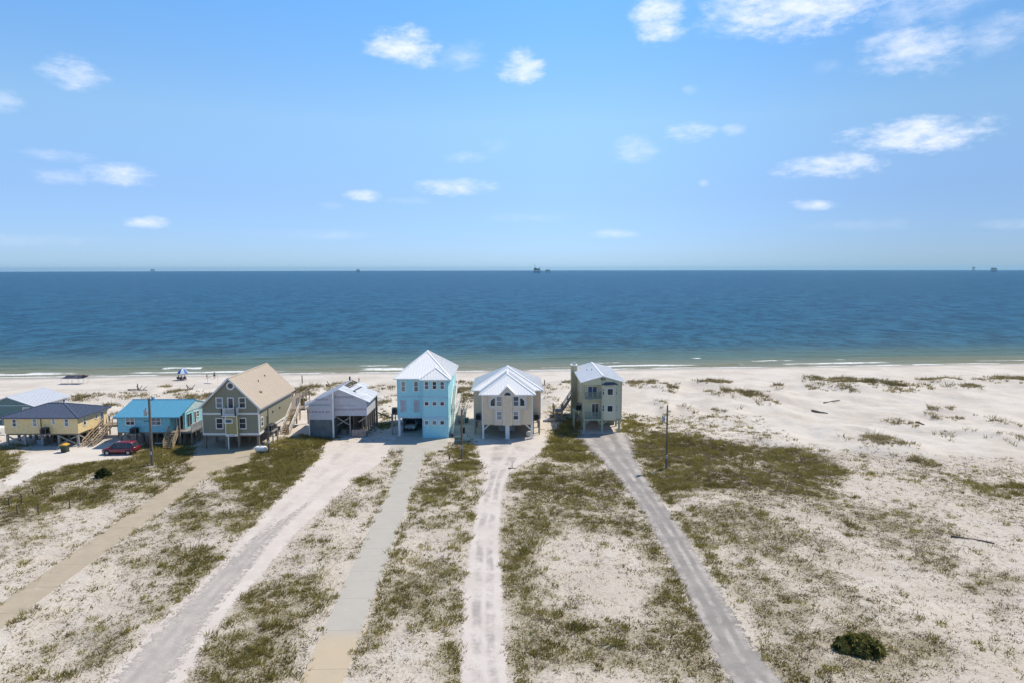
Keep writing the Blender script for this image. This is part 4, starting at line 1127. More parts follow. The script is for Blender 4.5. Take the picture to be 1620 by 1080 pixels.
# ---- tall light blue house
def house_f():
    k = K(600, 540, 6); Yr = U(690, 692.2)[1]; Yl = U(630, 689)[1]-.1
    x0 = k(160, 0, Yl)[0]; xs_ = k(398, 0, Yr)[0]; x1 = k(648, 0, Yr)[0]
    ze = k(0, 343, Yl)[1]-.05; zf = k(0, 722, Yl)[1]
    Y1 = Yl+12.6
    t = thing('beach_house', 'three-storey pale blue house with a white hip roof and a car bay', 'house', ((x0+x1)/2, Yr, 0))
    m = mat('pale_blue_board', (.37,.73,.80), siding='v', pitch=.4, var=.05)
    build('wall', MB().box(x0, xs_+.3, Yl, Y1, zf, ze), m, t)
    build('wall', MB().box(xs_, x1, Yr, Y1-.004, 0, ze), m, t)
    cx, cy = (x0+x1)/2, (Yl+Y1)/2
    za = k(463, 86, cy)[1]; e = .45
    rw = mat('white_metal_roof', (.86,.86,.85), rough=.4, var=.04, spec=.4)
    a, b, c, d = (x0-e,Yl-e,ze), (x1+e,Yl-e,ze), (x1+e,Y1+e,ze), (x0-e,Y1+e,ze)
    p, q = (cx, cy-.5, za), (cx, cy+.5, za)
    roof(t, [[a,b,p],[b,c,q,p],[c,d,q],[d,a,p,q]], rw, spacing=.42, caps=[(a,p),(b,p),(c,q),(p,q),(d,q)])
    hx = (xs_+x1)/2; hw = (x1-xs_)/2+e; slf = (za-ze)/(cy-Yl+e)
    zh = ze+hw*.62; yh = Yr-e+hw*.9; yb = Yl-e+(zh-ze)/slf
    A, B, Pp, Q = (xs_-e+.1,Yr-e,ze+.02), (x1+e,Yr-e,ze+.02), (hx,yh,zh), (hx,max(yb, yh+.2)+.3,zh)
    roof(t, [[A,B,Pp],[B,(x1+e,Q[1],ze+.02),Q,Pp],[A,(xs_-e+.1,Q[1],ze+.02),Q,Pp]], rw, spacing=.42, name='bay_roof', caps=[(A,Pp),(B,Pp),(Pp,Q)])
    fl, ff, fr = face_front(Yl), face_front(Yr), face_right(x1)
    for a_, b_, c_, d_ in ((211,246,378,468),(332,367,378,468)):
        u0, z1 = k(a_, c_, Yl); u1, z0 = k(b_, d_, Yl); window(t, fl, u0, u1, z0, z1, trim=.12)
    shut = mat('window_film', (.42,.44,.50), rough=.4)
    for a_, b_, c_, d_ in ((205,250,556,660),(330,375,556,660)):
        u0, z1 = k(a_, c_, Yl); u1, z0 = k(b_, d_, Yl); window(t, fl, u0, u1, z0, z1, trim=.1, rows=1, m=mat('lilac_trim', (.50,.54,.62)), glass=shut)
    for c_, d_, rws in ((380,446,2),(570,602,1),(750,784,1)):
        for a_, b_ in ((433,466),(507,541),(581,614)):
            u0, z1 = k(a_, c_, Yr); u1, z0 = k(b_, d_, Yr); window(t, ff, u0, u1, z0, z1, trim=.11, rows=rws)
    bw = mat('pale_blue_trim', (.42,.63,.74))
    bx('trim_band', t, bw, x0, xs_-.004, Yl-.05, Yl-.002, *sorted((k(0,527,Yl)[1], k(0,514,Yl)[1]))); bx('trim_band', t, bw, x0, xs_-.004, Yl-.06, Yl-.002, zf-.02, k(0,703,Yl)[1])
    bx('trim_band', t, bw, xs_, x1, Yr-.05, Yr-.002, *sorted((k(0,533,Yr)[1], k(0,521,Yr)[1]))); bx('trim_band', t, bw, xs_, x1, Yr-.06, Yr-.002, *sorted((k(0,735,Yr)[1], k(0,711,Yr)[1])))
    for u in (xs_, x1-.1): bx('corner_board', t, bw, u, u+.1, Yr-.066, Yr-.061, 0.02, ze)
    bx('corner_board', t, bw, x0, x0+.1, Yl-.066, Yl-.061, zf, ze)
    for z in (3.0, 6.0): bx('side_band', t, bw, x1+.002, x1+.04, Yr+.003, Y1-.01, z-.1, z+.1)
    # car bay
    bx('bay_column', t, m_white, x0+.05, x0+.38, Yl+.05, Yl+.38, 0, zf-.025)
    piles(t, [x0+.2], [Yl+4.2, Yl+8.2, Y1-.3], 0, zf, .3, mat('lilac_trim', (.50,.54,.62)))
    bay = mat('bay_lining', (.34,.34,.36), siding='v', pitch=.3)
    bx('bay_wall', t, bay, x0+.05, xs_-.005, Yl+7.5, Yl+7.65, 0, zf-.004); bx('bay_wall', t, bay, x0+.32, x0+.45, Yl+2.2, Yl+7.49, 0, zf-.004)
    # side stairs with white stringers
    xa = x1+.32
    for y0, z0, y1, z1 in ((Yr+1.5, .3, Yr+7.0, 3.3), (Yr+4.5, 3.3, Yr+10.0, 6.3)):
        stairs(t, (xa, y0, z0), (xa, y1, z1), .45, m_white, rail_m=m_white)
    # air conditioner on a tall stand by the wall
    ux, uz = k(143, 682, Yl+1)
    bracket(t, ux-.45, x0-.003, Yl+.7, Yl+1.6, uz, m_greywood, [(ux-.35, Yl+.8), (ux+.2, Yl+.8), (ux-.35, Yl+1.5)])
    ac_unit(ux+.02, Yl+1.15, uz, 'dark air conditioner on tall legs beside the pale blue house', .75, .9)
house_f()

# ---- beige house with arched windows
def house_g():
    k = K(720, 560, 6.753); Y = U(764, 694)[1]
    x0 = k(282, 0, Y)[0]; x1 = k(832, 0, Y)[0]; ze = k(0, 428, Y)[1]; zf = k(0, 750, Y)[1]
    Yw = Y+3.8; w0 = k(196, 0, Yw)[0]; w1 = k(915, 0, Yw)[0]; Y1 = Yw+10.5
    xc = (x0+x1)/2
    t = thing('beach_house', 'beige house on columns with arched gable windows and a white hip roof', 'house', (xc, Y, 0))
    m = mat('beige_siding', (.80,.65,.46), siding='v', pitch=.3, var=.06)
    m2 = mat('beige_panel', (.80,.68,.52), siding='h', pitch=.2, var=.06)
    tr = mat('cream_trim', (.62,.59,.54), var=.06)
    build('wall', MB().box(x0, x1, Y, Yw+.5, zf, ze), m, t)
    build('wall', MB().box(w0, w1, Yw, Y1, zf, ze-.05), mat('beige_grey_siding', (.66,.55,.42), siding='v', pitch=.3, var=.06), t)
    rw = mat('white_metal_roof', (.86,.86,.85), rough=.4, var=.04, spec=.4); e = .4
    yp = Yw+5.0; zp = P(800.4, 579, yp)[1]
    # main hip
    a, b, c, d = (w0-e,Yw-e,ze), (w1+e,Yw-e,ze), (w1+e,Y1+e,ze), (w0-e,Y1+e,ze); p, q = (xc,yp-.4,zp), (xc,yp+1.0,zp)
    roof(t, [[a,b,p],[b,c,q,p],[c,d,q],[d,a,p,q]], rw, spacing=.42, caps=[(a,p),(b,p),(p,q),(c,q),(d,q)])
    # front hip
    hw = (x1-x0)/2+e; sl = .60; zt = ze+hw*sl
    A, B = (x0-e,Y-e,ze+.02), (x1+e,Y-e,ze+.02); Pp = (xc,Y-e+hw*.95,zt); Q = (xc,yp-.2,zt)
    roof(t, [[A,B,Pp],[B,(x1+e,yp-1.5,ze+.02),(xc+.02,yp-1.5,zt),Pp],[A,(x0-e,yp-1.5,ze+.02),(xc-.02,yp-1.5,zt),Pp]], rw, spacing=.42, name='front_roof', caps=[(A,Pp),(B,Pp),(Pp,Q)])
    # small front gable
    ga, gz_ = k(552, 336, Y); g0, g1 = k(470, 0, Y)[0], k(643, 0, Y)[0]; gm = (g0+g1)/2
    build('gable', MB().prism([(g0,Y-.46,ze-.02),(g1,Y-.46,ze-.02),(gm,Y-.46,gz_-.1)], (0, 2.6, 0)), m2, t)
    yb_ = Y+2.6
    roof(t, [[(g0-.12,Y-.6,ze),(gm,Y-.6,gz_+.05),(gm,yb_,gz_+.05),(g0-.12,yb_,ze)],[(g1+.12,Y-.6,ze),(gm,Y-.6,gz_+.05),(gm,yb_,gz_+.05),(g1+.12,yb_,ze)]], rw, th=.1, name='gable_roof', seam=False)
    # stepped bump-out with trims
    u0, u1 = k(350, 0, Y)[0], k(768, 0, Y)[0]; v0, v1 = k(418, 0, Y)[0], k(702, 0, Y)[0]; zm = k(0, 580, Y)[1]
    bump = build('bay_front', MB().box(u0, u1, Y-.28, Y-.003, zm, ze-.03).box(v0, v1, Y-.28, Y-.003, zf-.02, zm-.003), m2, t)
    f = face_front(Y-.28)
    for x in (u0, u1): bx('trim', bump, tr, x-.05, x+.05, Y-.33, Y-.284, zm-.06, ze-.03)
    for x in (v0, v1): bx('trim', bump, tr, x-.05, x+.05, Y-.33, Y-.284, zf-.02, zm-.065)
    bx('trim', bump, tr, u0+.05, v0+.05, Y-.325, Y-.284, zm-.06, zm+.06); bx('trim', bump, tr, v1-.05, u1-.05, Y-.325, Y-.284, zm-.06, zm+.06)
    for x in (x0, x1): bx('corner_board', t, m_white, x-.02 if x == x0 else x-.12, x+.12 if x == x0 else x+.02, Y-.04, Y-.002, zf, ze-.02)
    for x in (w0, w1): bx('corner_board', t, tr, x-.02 if x == w0 else x-.1, x+.1 if x == w0 else x+.02, Yw-.04, Yw-.002, zf, ze-.07)
    # centre pilaster with its arched light
    p0, p1 = k(517, 0, Y)[0], k(601, 0, Y)[0]; zb = k(0, 735, Y)[1]; zs = k(0, 434, Y)[1]
    pil = bx('centre_panel', t, m, p0, p1, Y-.52, Y-.284, zf-.02, zs)
    fp = face_front(Y-.52)
    for x in (p0, p1): bx('trim', pil, m_white, x-.05, x+.05, Y-.57, Y-.522, zf-.02, zs)
    r = (p1-p0)/2-.08; cc = (p0+p1)/2
    poly_window(t, fp, [(cc+r*math.cos(i*math.pi/8), zs+.02+r*math.sin(i*math.pi/8)) for i in range(9)], .1)
    # arched pairs and the lower windows
    def X(v): return k(v, 0, Y)[0]
    def Zz(v): return k(0, v, Y)[1]
    for s in (0, 1):
        mir = (lambda v: v) if s == 0 else (lambda v: 2*559-v)
        ua, ub = sorted((X(mir(443)), X(mir(494)))); window(t, f, ua, ub, Zz(545), Zz(447), trim=.09)
        pts = [(X(mir(378)), Zz(545)), (X(mir(424)), Zz(545)), (X(mir(424)), Zz(461)), (X(mir(405)), Zz(467)), (X(mir(388)), Zz(480)), (X(mir(378)), Zz(496))]
        poly_window(t, f, pts, .09)
        ua, ub = sorted((X(mir(446)), X(mir(494)))); window(t, f, ua, ub, Zz(690), Zz(608), trim=.12)
    # columns and the carport beneath
    for x, w in ((x0+.16, .3), (xc, .6), (x1-.16, .3)):
        bx('column', t, m_white, x-w/2, x+w/2, Y+.05, Y+.4, 0, zf-.003)
    for x, s in ((x0+.3, 1), (x1-.3, -1)): build('knee_brace', MB().beam((x, Y+.22, zf-.75), (x+s*.75, Y+.22, zf-.03), .12, .16), m_white, t)
    piles(t, [w0+.2, x0+.3, x1-.3, w1-.2], [Yw+.3, Yw+4, Yw+7.5, Y1-.2], 0, zf, .28)
    bx('storage_wall', t, mat('pale_grey_panel', (.44,.45,.46), siding='v'), k(465, 0, Y+5)[0], k(635, 0, Y+5)[0], Y+5, Y+7.5, 0, zf-.01)
    bx('floor_frame', t, m_pile, x0+.1, x1-.1, Y+.5, Y1-.2, zf-.2, zf-.006)
    bx('slab', t, m_con_grey, x0-.3, x1+.3, Y+.1, Y1-.5, .02, .05)
    for xa, xb, lab, s in ((w0-1.0, w0-.003, 'air conditioner on the shelf facing the pale blue house, on the beige house', -1), (w1+.003, w1+1.0, 'air conditioner on the shelf of the beige house facing the sage green house', 1)):
        pass
    xa, xb = w0+.1, x0-.08
    bracket(t, xa, xb, Yw-1.1, Yw-.045, zf+.05, m_greywood, [(xa+.1, Yw-1.0), (xb-.1, Yw-1.0)]); ac_unit((xa+xb)/2, Yw-.6, zf+.05, 'dark air conditioner in the beige house corner facing the pale blue house', .8, .9)
    xa, xb = x1+.08, w1-.1
    bracket(t, xa, xb, Yw-1.1, Yw-.045, zf+.05, m_greywood, [(xa+.1, Yw-1.0), (xb-.1, Yw-1.0)]); ac_unit((xa+xb)/2, Yw-.6, zf+.05, 'dark air conditioner in the beige house corner facing the sage green house', .8, .9)
house_g()

# ---- sage green house with balconies
def house_h():
    k = K(860, 560, 5.686); Y = U(940, 682.8)[1]
    x0 = k(366, 0, Y)[0]; x1 = k(708, 0, Y)[0]; zf = k(0, 580, Y)[1]; xr, zr = k(537, 190, Y); ze = k(0, 247, Y)[1]
    xr = (x0+x1)/2; Y1 = Y+14.8
    t = thing('beach_house', 'sage green two-storey house with front balconies, bay windows and a chimney', 'house', (xr, Y, 0))
    m = mat('sage_siding', (.68,.65,.47), siding='h', pitch=.2, var=.06)
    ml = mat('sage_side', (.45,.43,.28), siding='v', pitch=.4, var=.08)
    xb = k(527, 0, Y)[0]                         # edge of the recessed balconies
    zm = k(0, 402, Y)[1]
    sl = (zr-ze)/(x1+.55-xr)
    def zR(x): return zr-sl*abs(x-xr)
    build('wall', MB().prism([(x0,Y+1.5,zf),(x1,Y+1.5,zf),(x1,Y+1.5,zR(x1)-.14),(xr,Y+1.5,zr-.14),(x0,Y+1.5,zR(x0)-.14)], (0, Y1-Y-1.5, 0)), m, t)
    build('front_wall', MB().prism([(xb,Y,zf),(x1,Y,zf),(x1,Y,zR(x1)-.14),(xr,Y,zr-.14),(xb,Y,zR(xb)-.14)], (0, 1.497, 0)), m, t)
    zh = k(0, 275, Y)[1]
    build('gable', MB().prism([(x0,Y,zh),(xb-.003,Y,zh),(xb-.003,Y,zR(xb)-.14),(x0,Y,zR(x0)-.14)], (0, 1.497, 0)), m, t)
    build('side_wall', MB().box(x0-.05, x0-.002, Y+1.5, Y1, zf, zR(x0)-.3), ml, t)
    bx('corner_post', t, mat('sage_trim', (.44,.46,.34)), x0-.03, x0+.13, Y+.01, Y+.17, 0, zh-.003)
    e = .55; rw = mat('white_metal_roof', (.86,.86,.85), rough=.4, var=.04, spec=.4)
    roof(t, gable_faces(x0-e, x1+e, Y-.35, Y1+.4, zr-sl*(x1+e-xr), zr), rw, spacing=.45, caps=[((xr,Y-.35,zr),(xr,Y1+.4,zr))])
    for u in (.35, .62): x = xr-u*2.6; build('vent_pipe', MB().tube((x, Y+6+u*3, zR(x)-.1), (x, Y+6+u*3, zR(x)+.35), .07, n=8), m_grey, t)
    # chimney on the far side
    yc = Y+10.6; cz = P(912, 577.5, yc)[1]
    ch = bx('chimney', t, ml, x0-1.0, x0-.055, yc-.1, yc+1.4, 0, cz); bx('chimney_cap', ch, m_white, x0-1.08, x0+.03, yc-.18, yc+1.48, cz+.002, cz+.1)
    bx('chimney_pot', ch, m_grey, x0-.75, x0-.25, yc+.3, yc+.9, cz+.1, cz+.4)
    f, fi = face_front(Y), face_front(Y+1.5)
    tr = mat('sage_trim', (.44,.46,.34))
    # balconies
    for z, nm in ((zf+.02, 0), (zm, 1)):
        bo = bx('balcony', t, tr, x0, xb-.004, Y-.02, Y+1.495, z-.18, z)
        rb = railing(bo, (x0+.15, Y+.08, z), (xb-.08, Y+.08, z), 1.0, mat('sage_rail', (.27,.31,.25)), step=.1)
    bx('beam', t, tr, x0-.05, x1+.02, Y-.09, Y-.022, zf-.28, zf-.06)
    lettering(t, face_front(Y-.09), k(415, 0, Y)[0], k(492, 0, Y)[0], zf-.22, zf-.12, 10, m_dark, .012)
    u0, u1 = k(404, 0, Y+1.5)[0], k(482, 0, Y+1.5)[0]
    window(t, fi, u0, u1, zm+.05, k(0, 290, Y+1.5)[1], rows=1, cols=2, name='sliding_door', glass=mat('door_glass', (.07,.14,.25), rough=.08, spec=.6))
    u0, u1 = k(440, 0, Y+1.5)[0], k(498, 0, Y+1.5)[0]
    window(t, fi, u0, u1, zf+.08, k(0, 445, Y+1.5)[1], rows=1, cols=2, name='french_door')
    # bay windows, one per storey, with an awning above
    b0, b1 = k(556, 0, Y)[0], k(645, 0, Y)[0]; s0, s1 = b0-.42, b1+.36
    bay = build('bay', MB().prism([(s0,Y-.004,zf-.04),(b0,Y-.55,zf-.04),(b1,Y-.55,zf-.04),(s1,Y-.004,zf-.04)], (0, 0, k(0, 272, Y)[1]-zf+.04)), m, t)
    fb = face_front(Y-.55)
    def slant(p, q):
        p, q = Vector(p), Vector(q); d = (q-p).normalized(); n = Vector((d.y, -d.x))
        return (lambda u, nn, z: (p.x+d.x*u+n.x*nn, p.y+d.y*u+n.y*nn, z)), (q-p).length
    for zc0, zc1 in ((358, 305), (507, 455)):
        z0, z1 = k(0, zc0, Y)[1], k(0, zc1, Y)[1]
        window(t, fb, k(576, 0, Y)[0], k(622, 0, Y)[0], z0, z1, trim=.1, rows=1)
        g, L1 = slant((s0, Y-.004), (b0, Y-.55)); window(t, g, L1*.25, L1*.72, z0, z1, trim=.06, rows=2)
        g, L1 = slant((b1, Y-.55), (s1, Y-.004)); window(t, g, L1*.28, L1*.75, z0, z1, trim=.06, rows=2)
    aw = mat('slate_awning', (.10,.13,.15)); zt = k(0, 272, Y)[1]
    build('awning', MB().add([(s0-.2,Y-.01,zt),(b0-.1,Y-.8,zt),(b1+.1,Y-.8,zt),(s1+.2,Y-.01,zt),(b0+.1,Y-.01,zt+.4),(b1-.1,Y-.01,zt+.4)], [(0,1,4),(1,2,5,4),(2,3,5),(0,4,5,3),(3,2,1,0)]), aw, t)
    for a_ in (515, 540):
        u0, z1 = k(a_, 208, Y); u1, z0 = k(a_+15, 232, Y); bx('gable_vent', t, mat('vent_green', (.20,.22,.15)), u0, u1, Y-.04, Y-.003, z0, z1)
    bx('trim_board', t, tr, x1-.12, x1+.03, Y-.04, Y-.003, zf-.02, zR(x1)-.2); bx('trim_board', t, tr, xb-.0, xb+.12, Y-.04, Y-.003, zf-.02, zR(xb)-.25)
    fr = face_right(x1)
    for z0, z1 in ((zf+.9, zf+2.0), (zm+.9, zm+2.0)): window(t, fr, Y+1.2, Y+2.0, z0, z1)
    fl = face_left(x0-.05)
    window(t, fl, Y+4.5, Y+5.2, zm+.5, zm+2.2)
    # columns with knee braces
    for i, cxp in enumerate((372, 535, 690)):
        x = k(cxp, 0, Y)[0]; bx('column', t, tr, x-.16, x+.16, Y+.02, Y+.34, 0, zf-.2)
        for s in (-1, 1):
            if (i == 0 and s < 0) or (i == 2 and s > 0): continue
            build('knee_brace', MB().beam((x+s*.14, Y+.18, zf-.85), (x+s*.8, Y+.18, zf-.24), .1, .15), tr, t)
    piles(t, [x0+.2, xr, x1-.2], [Y+4, Y+8, Y+11.5, Y1-.2], 0, zf, .28, ml)
    bx('storage_wall', t, mat('sage_storage', (.25,.27,.2), siding='v'), xr+.2, x1-.3, Y+5, Y+8, 0, zf-.01)
    bx('floor_frame', t, m_pile, x0+.1, x1-.1, Y+.36, Y1-.2, zf-.2, zf-.006)
    # side shelf for the air conditioner
    z = k(0, 497, Y+3)[1]
    sh = bracket(t, x0-1.35, x0-.055, Y+2.2, Y+4.2, z, tr, [(x0-1.25, Y+2.3), (x0-1.25, Y+4.1)])
    ac_unit(x0-.55, Y+2.9, z, 'black air conditioner on the side shelf of the sage green house', .85, 1.0)
    build('knee_brace', MB().beam((x0-1.0, Y+2.3, z-.15), (x0-.05, Y+2.3, z-1.1), .1, .13), tr, t)
    # rear stairs down to a landing
    xl = P(885, 650, Y+9)[0]
    yb = Y+9.5
    stairs(t, (xl+.6, yb, 1.6), (x0-.9, yb, zf+2.1), 1.0, m_greywood)
    deck(t, xl-1.1, xl+.6, yb-.6, yb+.7, 1.6, m_greywood)
    for x in (xl-1.0, xl+.5):
        for y in (yb-.5, yb+.6): bx('post', t, m_greywood, x-.08, x+.08, y-.08, y+.08, 0, 2.6)
    stairs(t, (xl-.3, yb-3.4, .1), (xl-.3, yb-.6, 1.6), 1.0, m_greywood)
house_h()

# ================================================================== street and yard objects
def utility_pole(px, py, ptop, label, r=.15, gear=None, arm=False):
    x, y = U(px, py); z0 = gz(x, y); zt = P(ptop[0], ptop[1], y)[1]
    t = thing('utility_pole', label, 'utility pole', (x, y, z0), 'utility poles between the houses')
    m = mat('pole_wood', (.20,.165,.13), var=.3, scale=3, streak=.15)
    build('post', MB().tube((x, y, z0-.4), (x+(P(ptop[0], ptop[1], y)[0]-x)*.3, y, zt), r, r*.72, 12), m, t)
    if gear:
        gz_ = gear
        bx('transformer_bracket', t, m_grey, x-.36, x-r+.02, y-.06, y+.06, gz_-.05, gz_+.05)
        build('transformer', MB().lathe((x-.5, y, gz_-.42), [(.16, 0), (.19, .04), (.19, .72), (.15, .8), (.05, .84), (.04, 1.0)], 12), m_grey, t)
        build('insulator', MB().tube((x-.34, y-.14, gz_+.3), (x-.34, y-.14, gz_+.65), .04, .03, 8), m_dark, t)
    else:
        build('insulator', MB().tube((x, y, zt-.02), (x, y, zt+.14), .05, .03, 8), m_dark, t)
    bx('meter_box', t, m_grey, x-.12, x+.12, y-r-.16, y-r+.02, z0+1.4, z0+1.8)
    return t
y1_ = U(241, 736)[1]
utility_pole(241, 736, (237.5, 629), 'tall wooden utility pole in front of the sky-blue cottage', .19, P(233, 652, y1_)[1])
utility_pole(425.5, 716, (425.6, 645), 'dark wooden pole beside the olive green house and its gas tank', .13)
utility_pole(730.5, 725, (732, 647), 'weathered pole between the pale blue and beige houses', .16)
y4_ = U(1054, 742)[1]
utility_pole(1054, 742, (1055, 640), 'slim dark pole with a transformer on the scrub beside the gravel drive', .13, P(1050, 662, y4_)[1])

# white gas tank by the olive house
gx_, gy_ = U(413, 716)
t = thing('gas_tank', 'white capsule gas tank on feet beside the olive green house', 'gas tank', (gx_, gy_, 0))
b = MB(); prof = [(.02, -.85), (.2, -.82), (.33, -.72), (.40, -.55), (.40, .55), (.33, .72), (.2, .82), (.02, .85)]
b.lathe((gx_, gy_, .62), prof, 16, 'x'); build('tank', b, m_white, t, smooth=True)
for s in (-.5, .5): bx('foot', t, m_grey, gx_+s-.06, gx_+s+.06, gy_-.28, gy_+.28, 0.0, .3)
build('valve_cover', MB().tube((gx_, gy_, 1.0), (gx_, gy_, 1.14), .13, .11, 12), m_grey, t)

# thin stakes left standing in the scrub
STAKES = [(15,805,787),(28,814,798),(34,795,781),(53,784,772),(61,814,796),(83,783,770),(111,804,788),(127,792,778)]
m_stake = mat('grey_stake', (.09,.075,.06))
for i, (px, py, pt) in enumerate(STAKES):
    x, y = U(px, py); z = gz(x, y); h = P(px, pt, y)[1]-z
    st = tag(build('stake', MB().add(*(lambda a: (a.v, a.f))(MB().tube((x, y, z-.2), (x+random.uniform(-.06, .06), y, z+h), .06, .045, 6))), m_stake, at=(x, y, z)), 'thin dark stake standing in the scrub beside the tan driveway', 'stake', 'stakes in the scrub')
for px, py, pt, lab in ((861.5,607,600,'short dark post on the open beach behind the beige house'),(478,601,593,'thin post on the beach behind the olive green house'),(568,603,597,'small stub post on the beach behind the half-built house'),(711,726,720,'short marker post beside the concrete driveway apron'),(218,614,606,'bleached post standing in the driftwood on the beach')):
    x, y = U(px, py); z = gz(x, y); h = P(px, pt, y)[1]-z
    tag(build('marker_post', MB().tube((x, y, z-.2), (x, y, z+max(h, .5)), .12, .10, 7), m_stake, at=(x, y, z)), lab, 'post', 'posts on the sand')

# ---- cars
def lerp_loft(rows):
    """closed loft through rings of equal length"""
    b = MB(); n = len(rows[0]); vs = [p for r in rows for p in r]; fs = []
    for k in range(len(rows)-1):
        for i in range(n): fs.append((k*n+i, k*n+(i+1) % n, (k+1)*n+(i+1) % n, (k+1)*n+i))
    fs += [tuple(range(n-1, -1, -1)), tuple(range((len(rows)-1)*n, len(rows)*n))]
    return b.add(vs, fs)
def car(label, x, y, heading, paint, name='parked_car', z=0.0):
    t = thing(name, label, 'car', (0, 0, 0), 'cars parked at the houses')
    W = .92
    def ring(xs, w, zb, zt):
        h = [(w*.80, zb), (w*.98, zb+.14), (w, zb+(zt-zb)*.5), (w*.97, zt-.12), (w*.86, zt)]
        return [(xs, a, c) for a, c in h]+[(xs, -a, c) for a, c in reversed(h)]
    rows = [ring(-2.26, .70, .48, .92), ring(-2.2, .84, .36, 1.02), ring(-1.9, W, .30, 1.06), ring(-1.0, W, .27, 1.05), ring(.2, W, .27, 1.02), ring(1.0, W, .27, .99),
            ring(1.7, W*.98, .29, .90), ring(2.1, .82, .34, .80), ring(2.24, .68, .44, .68)]
    body = build('body', lerp_loft(rows), paint, t, smooth=True)
    def cab(xs, w, zb, zt, wt): return [(xs, w, zb), (xs, w*.97, zb+.1), (xs, wt, zt), (xs, -wt, zt), (xs, -w*.97, zb+.1), (xs, -w, zb)]
    rows = [cab(-2.12, .76, .98, 1.06, .74), cab(-1.88, .82, 1.0, 1.56, .66), cab(-1.2, .85, 1.0, 1.66, .69), cab(.0, .85, .98, 1.67, .69), cab(.5, .84, .97, 1.58, .66), cab(1.25, .78, .93, 1.0, .70)]
    build('window_glass', lerp_loft(rows), m_glass, t, smooth=False)
    r = MB(); rp = [(-1.95, 1.57, .64), (-1.2, 1.675, .68), (0, 1.685, .68), (.52, 1.595, .65)]
    rws = [[(a, w, z_-.01), (a, w*.9, z_+.035), (a, -w*.9, z_+.035), (a, -w, z_-.01)] for a, z_, w in rp]
    build('roof', lerp_loft(rws), paint, t, smooth=True)
    for s in (-1, 1):
        for (xa, za, xb, zb_) in ((1.2, .99, .5, 1.6), (-.15, 1.0, -.2, 1.67), (-1.15, 1.0, -1.2, 1.66), (-2.08, 1.02, -1.9, 1.57)):
            build('pillar', MB().beam((xa, s*.83 if za < 1.2 else s*.7, za), (xb, s*.685, zb_), .06, .07), paint, t)
        bx('mirror', t, paint, .75, .92, s*.95-.07, s*.95+.07, 1.0, 1.14)
        bx('headlight', t, mat('lamp_lens', (.75,.76,.78), rough=.15, spec=.6), 2.02, 2.225, s*.62-.14, s*.62+.14, .62, .74)
        bx('taillight', t, mat('red_lens', (.35,.01,.01), rough=.2), -2.25, -2.14, s*.66-.12, s*.66+.12, .78, 1.0)
        bx('door_handle', t, m_dark, -.35, -.15, s*.925-.015, s*.925+.015, .84, .87)
        for xw in (-1.38, 1.42):
            prof = [(.20, -.11), (.31, -.115), (.345, -.07), (.345, .07), (.31, .115), (.20, .11)]
            w = build('wheel', MB().lathe((xw, s*.83, .345), prof, 18, 'y'), m_black, t, smooth=False)
            rim = MB().lathe((xw, s*(.83+.085), .345), [(.215, -.03*s), (.21, .03*s), (.06, .025*s), (.05, .045*s)], 14, 'y'); build('rim', rim, m_grey, w)
            build('arch', MB().lathe((xw, s*.90, .345), [(.40, -.03), (.40, .03), (.345, .03), (.345, -.03)], 18, 'y'), m_black, w)
    bx('grille', t, m_dark, 2.12, 2.26, -.42, .42, .46, .64); bx('bumper', t, m_black, 2.0, 2.24, -.6, .6, .30, .42); bx('rear_bumper', t, m_black, -2.29, -2.1, -.7, .7, .36, .5)
    bx('number_plate', t, m_white, 2.262, 2.272, -.16, .16, .40, .5)
    t.location = (x, y, z); t.rotation_euler = (0, 0, heading)
    return t
def car_paint(name, col):
    m = mat(name, col, rough=.28, var=.04, spec=.6); m.node_tree.nodes['Principled BSDF'].inputs['Coat Weight'].default_value = .6; return m
cx_, cy_ = U(186, 719.5)
car('dark red estate car parked on the sand beside the sky-blue cottage', cx_, cy_+.9, R(180)+.03, car_paint('red_paint', (.20,.012,.02)))
ccx, ccz = P(648.5, 686, 105.2)
car('white car parked nose out in the bay of the pale blue house', P(648.5, 686, 104)[0], 106.0, R(-90), car_paint('white_paint', (.72,.72,.71)), z=.04)

# boat on a trailer at the end of the yellow house
bx0, by0 = P(3, 690, 99)[0]-3.2, 99.5
t = thing('boat_on_trailer', 'white boat with a navy stripe on a trailer, at the end of the yellow house', 'boat', (bx0, by0, 0))
def hull(x, w, zk, zg): return [(x, by0+w, zg), (x, by0+w*.92, zg-.35), (x, by0+w*.55, zk+.12), (x, by0, zk), (x, by0-w*.55, zk+.12), (x, by0-w*.92, zg-.35), (x, by0-w, zg)]
build('hull', lerp_loft([hull(bx0+a, w, k_, g_) for a, w, k_, g_ in ((-3, .05, 1.5, 2.0), (-2.2, .6, 1.1, 1.95), (-1, 1.0, .9, 1.85), (1, 1.1, .8, 1.8), (3.3, 1.05, .8, 1.8))]), m_white, t)
build('stripe', lerp_loft([[(bx0+a, by0+w+.012, g_-.1), (bx0+a, by0+w+.0, g_-.32), (bx0+a, by0-w-.0, g_-.32), (bx0+a, by0-w-.012, g_-.1)] for a, w, g_ in ((-1, 1.0, 1.85), (1, 1.1, 1.8), (3.25, 1.06, 1.8))]), mat('navy_paint', (.02,.03,.10)), t)
bx('windscreen', t, m_glass, bx0+.2, bx0+.3, by0-.8, by0+.8, 1.8, 2.25); bx('canopy_top', t, mat('cream_canvas', (.6,.58,.42)), bx0, bx0+2.6, by0-.9, by0+.9, 2.9, 2.96)
for a in (.1, 2.5):
    for s in (-.85, .85): build('canopy_pole', MB().tube((bx0+a, by0+s, 1.8), (bx0+a, by0+s, 2.9), .03, n=6), m_grey, t)
